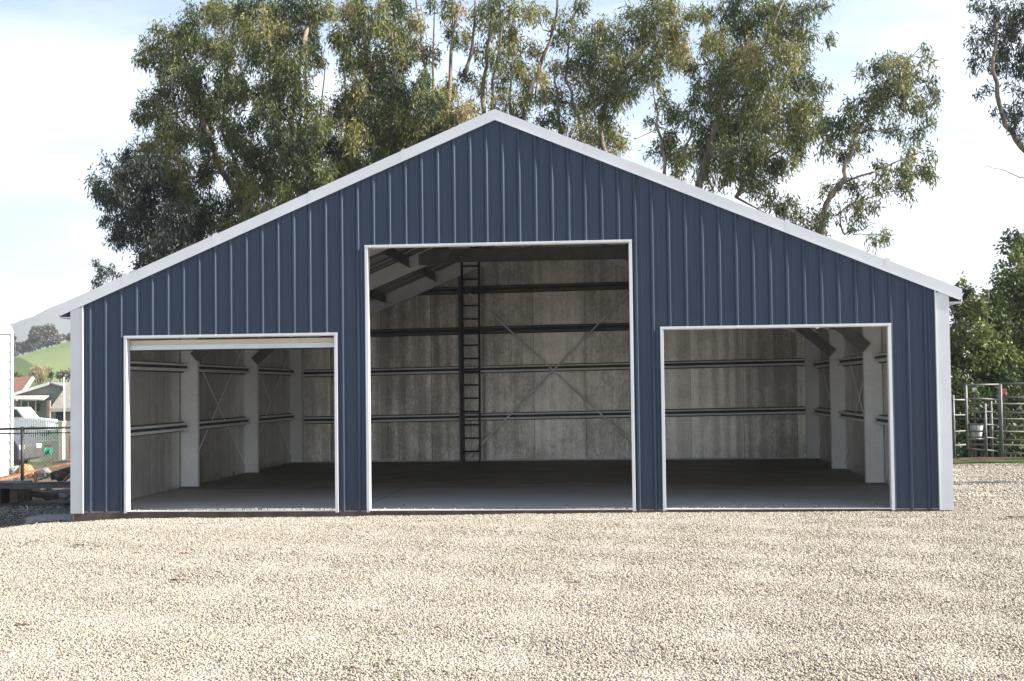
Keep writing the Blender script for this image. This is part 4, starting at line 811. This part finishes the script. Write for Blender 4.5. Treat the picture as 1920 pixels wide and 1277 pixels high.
c = MB(); c.bar((e1[0]+.8, YH-.05, e1[2]+.1), (b[0]+1.0, YH+2.95, b[2]+.1), .3, .35); c.build('gable_board', M['stucco'], rf)
zt4 = float(gz(e0[0], YH)); c = MB(); c.box(e0[0], e1[0], YH+.3, YH+6, zt4-.5, e0[2]-.02); c.build('wall', M['stucco'], th)
# pole
YP = 58; a, b = at(120, 707, YP), at(120.5, 800, YP); c = MB(); c.tube([(b[0], YP, float(gz(b[0], YP))), (a[0], YP, a[2])], [.055, .045], 10); o = c.build('white_pole', M['trimwhite'], smooth=True); o['label'] = 'slim white pole rising in front of the brown shingle roof'; o['category'] = 'pole'

# far trees on the hill
GF = 'trees on the ridge of the green hill'
def far(name, label, cl, Yt, tone=.4, leafm='leaf_far', st=None, grp=GF, ll=.9, lw=.5, dens=26, drp=.3):
    x0, y0 = cl[0][0], cl[0][1]
    bx, by, bz = at(x0, y0, Yt); zg = float(gz(bx, Yt))
    t = thing(name, (bx, Yt, zg), label, 'tree' if 'tree' in name else 'shrub', grp)
    V, Fc, T, cent = leaves(cl, Yt, 2.5, dens, ll, lw, drp, tone, .1, 1.0)
    mb = MB(); mb.tube([(bx, Yt, zg-.5), (bx+.3, Yt, (zg+bz)/2), (bx, Yt, bz)], [.35, .25, .1], 7)
    for c_, rm in cent: mb.tube([(bx, Yt, (zg+bz)/2), tuple(c_)], [.15, .04], 5)
    mb.build('trunk', M['bark'], t); np_mesh('crown', V, Fc, M[leafm], t, {'tone': T}); return t
far('hill_tree', 'tallest brown grey tree on the green hill ridge, left half of the clump', [(66, 640, 8), (64, 622, 6), (70, 630, 8), (62, 632, 5), (66, 616, 4), (60, 645, 6), (74, 645, 6)], 415, .35)
far('hill_tree', 'brown grey tree on the green hill ridge, right half of the clump', [(88, 632, 9), (80, 618, 6), (88, 615, 6), (96, 616, 6), (82, 640, 8), (95, 628, 7), (102, 622, 4), (100, 638, 6)], 420, .6)
far('hill_tree', 'bare brownish tree low on the ridge near the shed eave', [(110, 635, 6), (104, 632, 5), (115, 632, 5), (120, 630, 3)], 425, .9)
far('hill_tree', 'rounded dark blue green tree at the low left of the ridge', [(42, 648, 6), (38, 654, 5), (47, 652, 5)], 410, .1)
far('hill_tree', 'dark low tree between the rounded tree and the tallest one', [(54, 644, 6), (50, 650, 5), (58, 650, 5)], 412, .1)
far('hill_tree', 'small olive tree standing at the top right of the hill by the shed', [(132, 630, 5), (130, 634, 4), (136, 634, 5)], 415, .5)
far('hill_tree', 'thin tree beside the white building at the foot of the ridge', [(28, 645, 4), (27, 632, 2), (28, 655, 5), (29, 662, 4)], 408, .6)
far('pampas_shrub', 'pale yellow feathery clump above the house roofs', [(74, 703, 7), (62, 702, 6), (68, 696, 6), (78, 696, 7), (86, 700, 6), (90, 694, 4), (82, 706, 6)], 170, .5, 'leaf_pale', grp=None, ll=.7, lw=.09, dens=160, drp=-.9)
far('round_shrub', 'small dark green shrub right of the pale feathery clump', [(96, 700, 4), (95, 704, 3)], 168, .3, 'leaf_green', grp=None, ll=.3, lw=.2, dens=120)
far('dry_shrub', 'brownish dry shrub above the shingle roof beside the shed', [(118, 702, 6), (110, 703, 5), (126, 700, 6), (134, 700, 7)], 165, .8, 'leaf_far', grp=None, ll=.4, lw=.2, dens=110)
far('green_shrub', 'low olive shrub above the red tile roof', [(34, 706, 5), (28, 704, 5), (42, 708, 4)], 172, .6, 'leaf_green', grp=None, ll=.4, lw=.2, dens=110)

# green hillside and the blue mountain behind it
def surf(name, xs, ys, zf, m):
    X, Y = np.meshgrid(xs, ys); Z = zf(X, Y); nx, ny = len(xs), len(ys)
    I = (np.arange(ny-1)[:, None]*nx+np.arange(nx-1)[None, :]).ravel()
    o = np_mesh(name, np.stack([X, Y, Z], -1).reshape(-1, 3), np.stack([I, I+1, I+nx+1, I+nx], 1), m); o['kind'] = 'structure'
    o.data.polygons.foreach_set('use_smooth', [True]*len(o.data.polygons)); return o
M['mount'] = noisy('scrub_mountain', (.10, .10, .07), (.17, .16, .11), .01, .95)
hx = np.linspace(-420, 60, 160); hy = np.linspace(150, 470, 90)
M['hillgrass'] = noisy('green_hill_grass', (.12, .165, .045), (.18, .215, .075), .035, .95, detail=8, stretch=(1, .5, 3))
surf('hillside', hx, hy, lambda X, Y: gz(X, Y)*sm(150, 170, Y)+.15-2*sm(-90, -60, X)-1.2*sm(175, 150, Y)+.35*np.sin(X*.11+Y*.07)*sm(200, 260, Y), M['hillgrass'])
def mz(X, Y):
    ridge = 112+(X+1210)*.40+14*np.sin(X*.011)+7*np.sin(X*.037+1)+3*np.sin(X*.09)
    ridge = np.clip(ridge, 20, 330)*(1-sm(-950, -350, X))-25*sm(-950, -350, X)
    return -30+(ridge+30)*sm(1700, 2550, Y)*(1-sm(2600, 3600, Y))+9*np.sin(X*.02+Y*.013)*sm(1700, 2100, Y)*sm(2550, 2400, Y)
surf('mountain', np.linspace(-3200, 1500, 200), np.linspace(1650, 3600, 60), mz, M['mount'])

# fallen leaves and twigs on the gravel
def groundpt(px, py, z=-.03):
    d = ray(px, py); t = (z-CAM[2])/d[2]; return CAM+d*t
first = None
LAB = {0: 'largest dark dead leaf, on the gravel in front of the left shed corner', 1: 'brown twisted dead leaf on the gravel in front of the left door bay', 2: 'small dark twig just right of the largest dead leaf', 3: 'dead leaf on the gravel at the lower left of the photo', 4: 'reddish dead leaf on the gravel near the bottom edge left of centre', 5: 'dark twig on the gravel below the middle door bay', 6: 'thin brown stick on the gravel at the right border', 7: 'small brown dead leaf on the gravel between the left bay and its pier', 8: 'dead leaf on the gravel to the lower right below the right bay'}
for i, (px, py, r) in enumerate([(150, 1021, .10), (338, 1089, .11), (181, 1024, .05), (40, 1172, .07), (655, 1262, .05), (1075, 1101, .055), (1905, 977, .13), (345, 1038, .06), (1425, 1108, .05)]):
    p = groundpt(px, py); z = float(gz(p[0], p[1]))+.02; c = MB(); a = random.uniform(-.4, .4)
    for k in range(4):
        a2 = a+random.uniform(-.8, .8)+(math.pi if k % 2 else 0); l = r*random.uniform(.6, 1.1)
        dx, dy = math.cos(a2)*l, math.sin(a2)*l; wx, wy = -math.sin(a2)*r*.14, math.cos(a2)*r*.14
        c.hexa([(p[0], p[1], z), (p[0]+dx*.5+wx, p[1]+dy*.5+wy, z+.018), (p[0]+dx, p[1]+dy, z+.006), (p[0]+dx*.5-wx, p[1]+dy*.5-wy, z+.012)], [(p[0], p[1], z+.003), (p[0]+dx*.5+wx, p[1]+dy*.5+wy, z+.021), (p[0]+dx, p[1]+dy, z+.009), (p[0]+dx*.5-wx, p[1]+dy*.5-wy, z+.015)])
    c.tube([(p[0]-r*.8, p[1]-.02, z), (p[0], p[1], z+.008), (p[0]+r, p[1]+.03, z)], .003, 5)
    o = c.build('dead_leaf', M['deadleaf']); o['label'] = LAB[i]; o['category'] = 'leaf'; o['group'] = 'dead leaves and twigs on the gravel'

# ------------------------------------------------------------------ air
hz = MB(); hz.box(-3600, 3600, -70, 4100, -60, 420)
hm = bpy.data.materials.new('thin_haze'); hm.use_nodes = True; hn = hm.node_tree; hn.nodes.remove(hn.nodes['Principled BSDF'])
pv = hn.nodes.new('ShaderNodeVolumePrincipled'); pv.inputs['Density'].default_value = .00032; pv.inputs['Color'].default_value = (.86, .92, 1, 1); pv.inputs['Anisotropy'].default_value = .2
hn.links.new(pv.outputs[0], hn.nodes['Material Output'].inputs['Volume'])
ho = hz.build('haze', hm); ho['kind'] = 'stuff'; ho['label'] = 'pale haze in the air over the far hills'; ho['category'] = 'haze'
# ------------------------------------------------------------------ light
EL, BETA = 36, 4.6
w = bpy.data.worlds.new('World'); scene.world = w; w.use_nodes = True; nt = w.node_tree
bg = nt.nodes['Background']; sky = nt.nodes.new('ShaderNodeTexSky'); sky.sky_type = 'NISHITA'; sky.sun_disc = False
sky.sun_elevation = R(EL); sky.sun_rotation = R(90+BETA); sky.air_density = 1.0; sky.dust_density = 1.2; sky.ozone_density = 1.0; sky.altitude = 100
tc = nt.nodes.new('ShaderNodeTexCoord'); mp = nt.nodes.new('ShaderNodeMapping'); mp.inputs['Scale'].default_value = (1.2, 1.2, 5.5); nz = nt.nodes.new('ShaderNodeTexNoise'); nz.inputs['Scale'].default_value = 2.2; nz.inputs['Detail'].default_value = 7; nz.inputs['Roughness'].default_value = .55
cr = nt.nodes.new('ShaderNodeValToRGB'); cr.color_ramp.elements[0].position = .40; cr.color_ramp.elements[1].position = .68
mx = nt.nodes.new('ShaderNodeMix'); mx.data_type = 'RGBA'; mx.inputs['B'].default_value = (9.6, 9.8, 10.1, 1)
sx = nt.nodes.new('ShaderNodeSeparateXYZ'); mr = nt.nodes.new('ShaderNodeMapRange'); mr.inputs['From Min'].default_value = .17; mr.inputs['From Max'].default_value = .46; mr.inputs['To Min'].default_value = .9; mr.inputs['To Max'].default_value = 0.
nt.links.new(tc.outputs['Generated'], sx.inputs[0]); nt.links.new(sx.outputs[2], mr.inputs['Value'])
ml = nt.nodes.new('ShaderNodeMath'); ml.operation = 'MULTIPLY'; nt.links.new(mr.outputs[0], ml.inputs[1])
nt.links.new(tc.outputs['Generated'], mp.inputs[0]); nt.links.new(mp.outputs[0], nz.inputs['Vector']); nt.links.new(nz.outputs[0], cr.inputs[0]); nt.links.new(cr.outputs[0], ml.inputs[0]); nt.links.new(ml.outputs[0], mx.inputs['Factor'])
nt.links.new(sky.outputs[0], mx.inputs['A']); nt.links.new(mx.outputs['Result'], bg.inputs[0]); bg.inputs[1].default_value = .075
sun = bpy.data.lights.new('sun', 'SUN'); sun.energy = 5.0; sun.angle = R(.53); sun.color = (1, .95, .87)
so = bpy.data.objects.new('sun', sun); col.objects.link(so)
sd = Vector((math.cos(R(EL))*math.cos(R(BETA)), -math.cos(R(EL))*math.sin(R(BETA)), math.sin(R(EL))))
so.rotation_euler = sd.to_track_quat('Z', 'Y').to_euler()
scene.render.engine = 'CYCLES'
scene.cycles.max_bounces = 10; scene.cycles.diffuse_bounces = 9
scene.view_settings.view_transform = 'Standard'; scene.view_settings.look = 'None'; scene.view_settings.gamma = 1; scene.view_settings.exposure = 1.6
scene.render.resolution_x = 1024; scene.render.resolution_y = 681
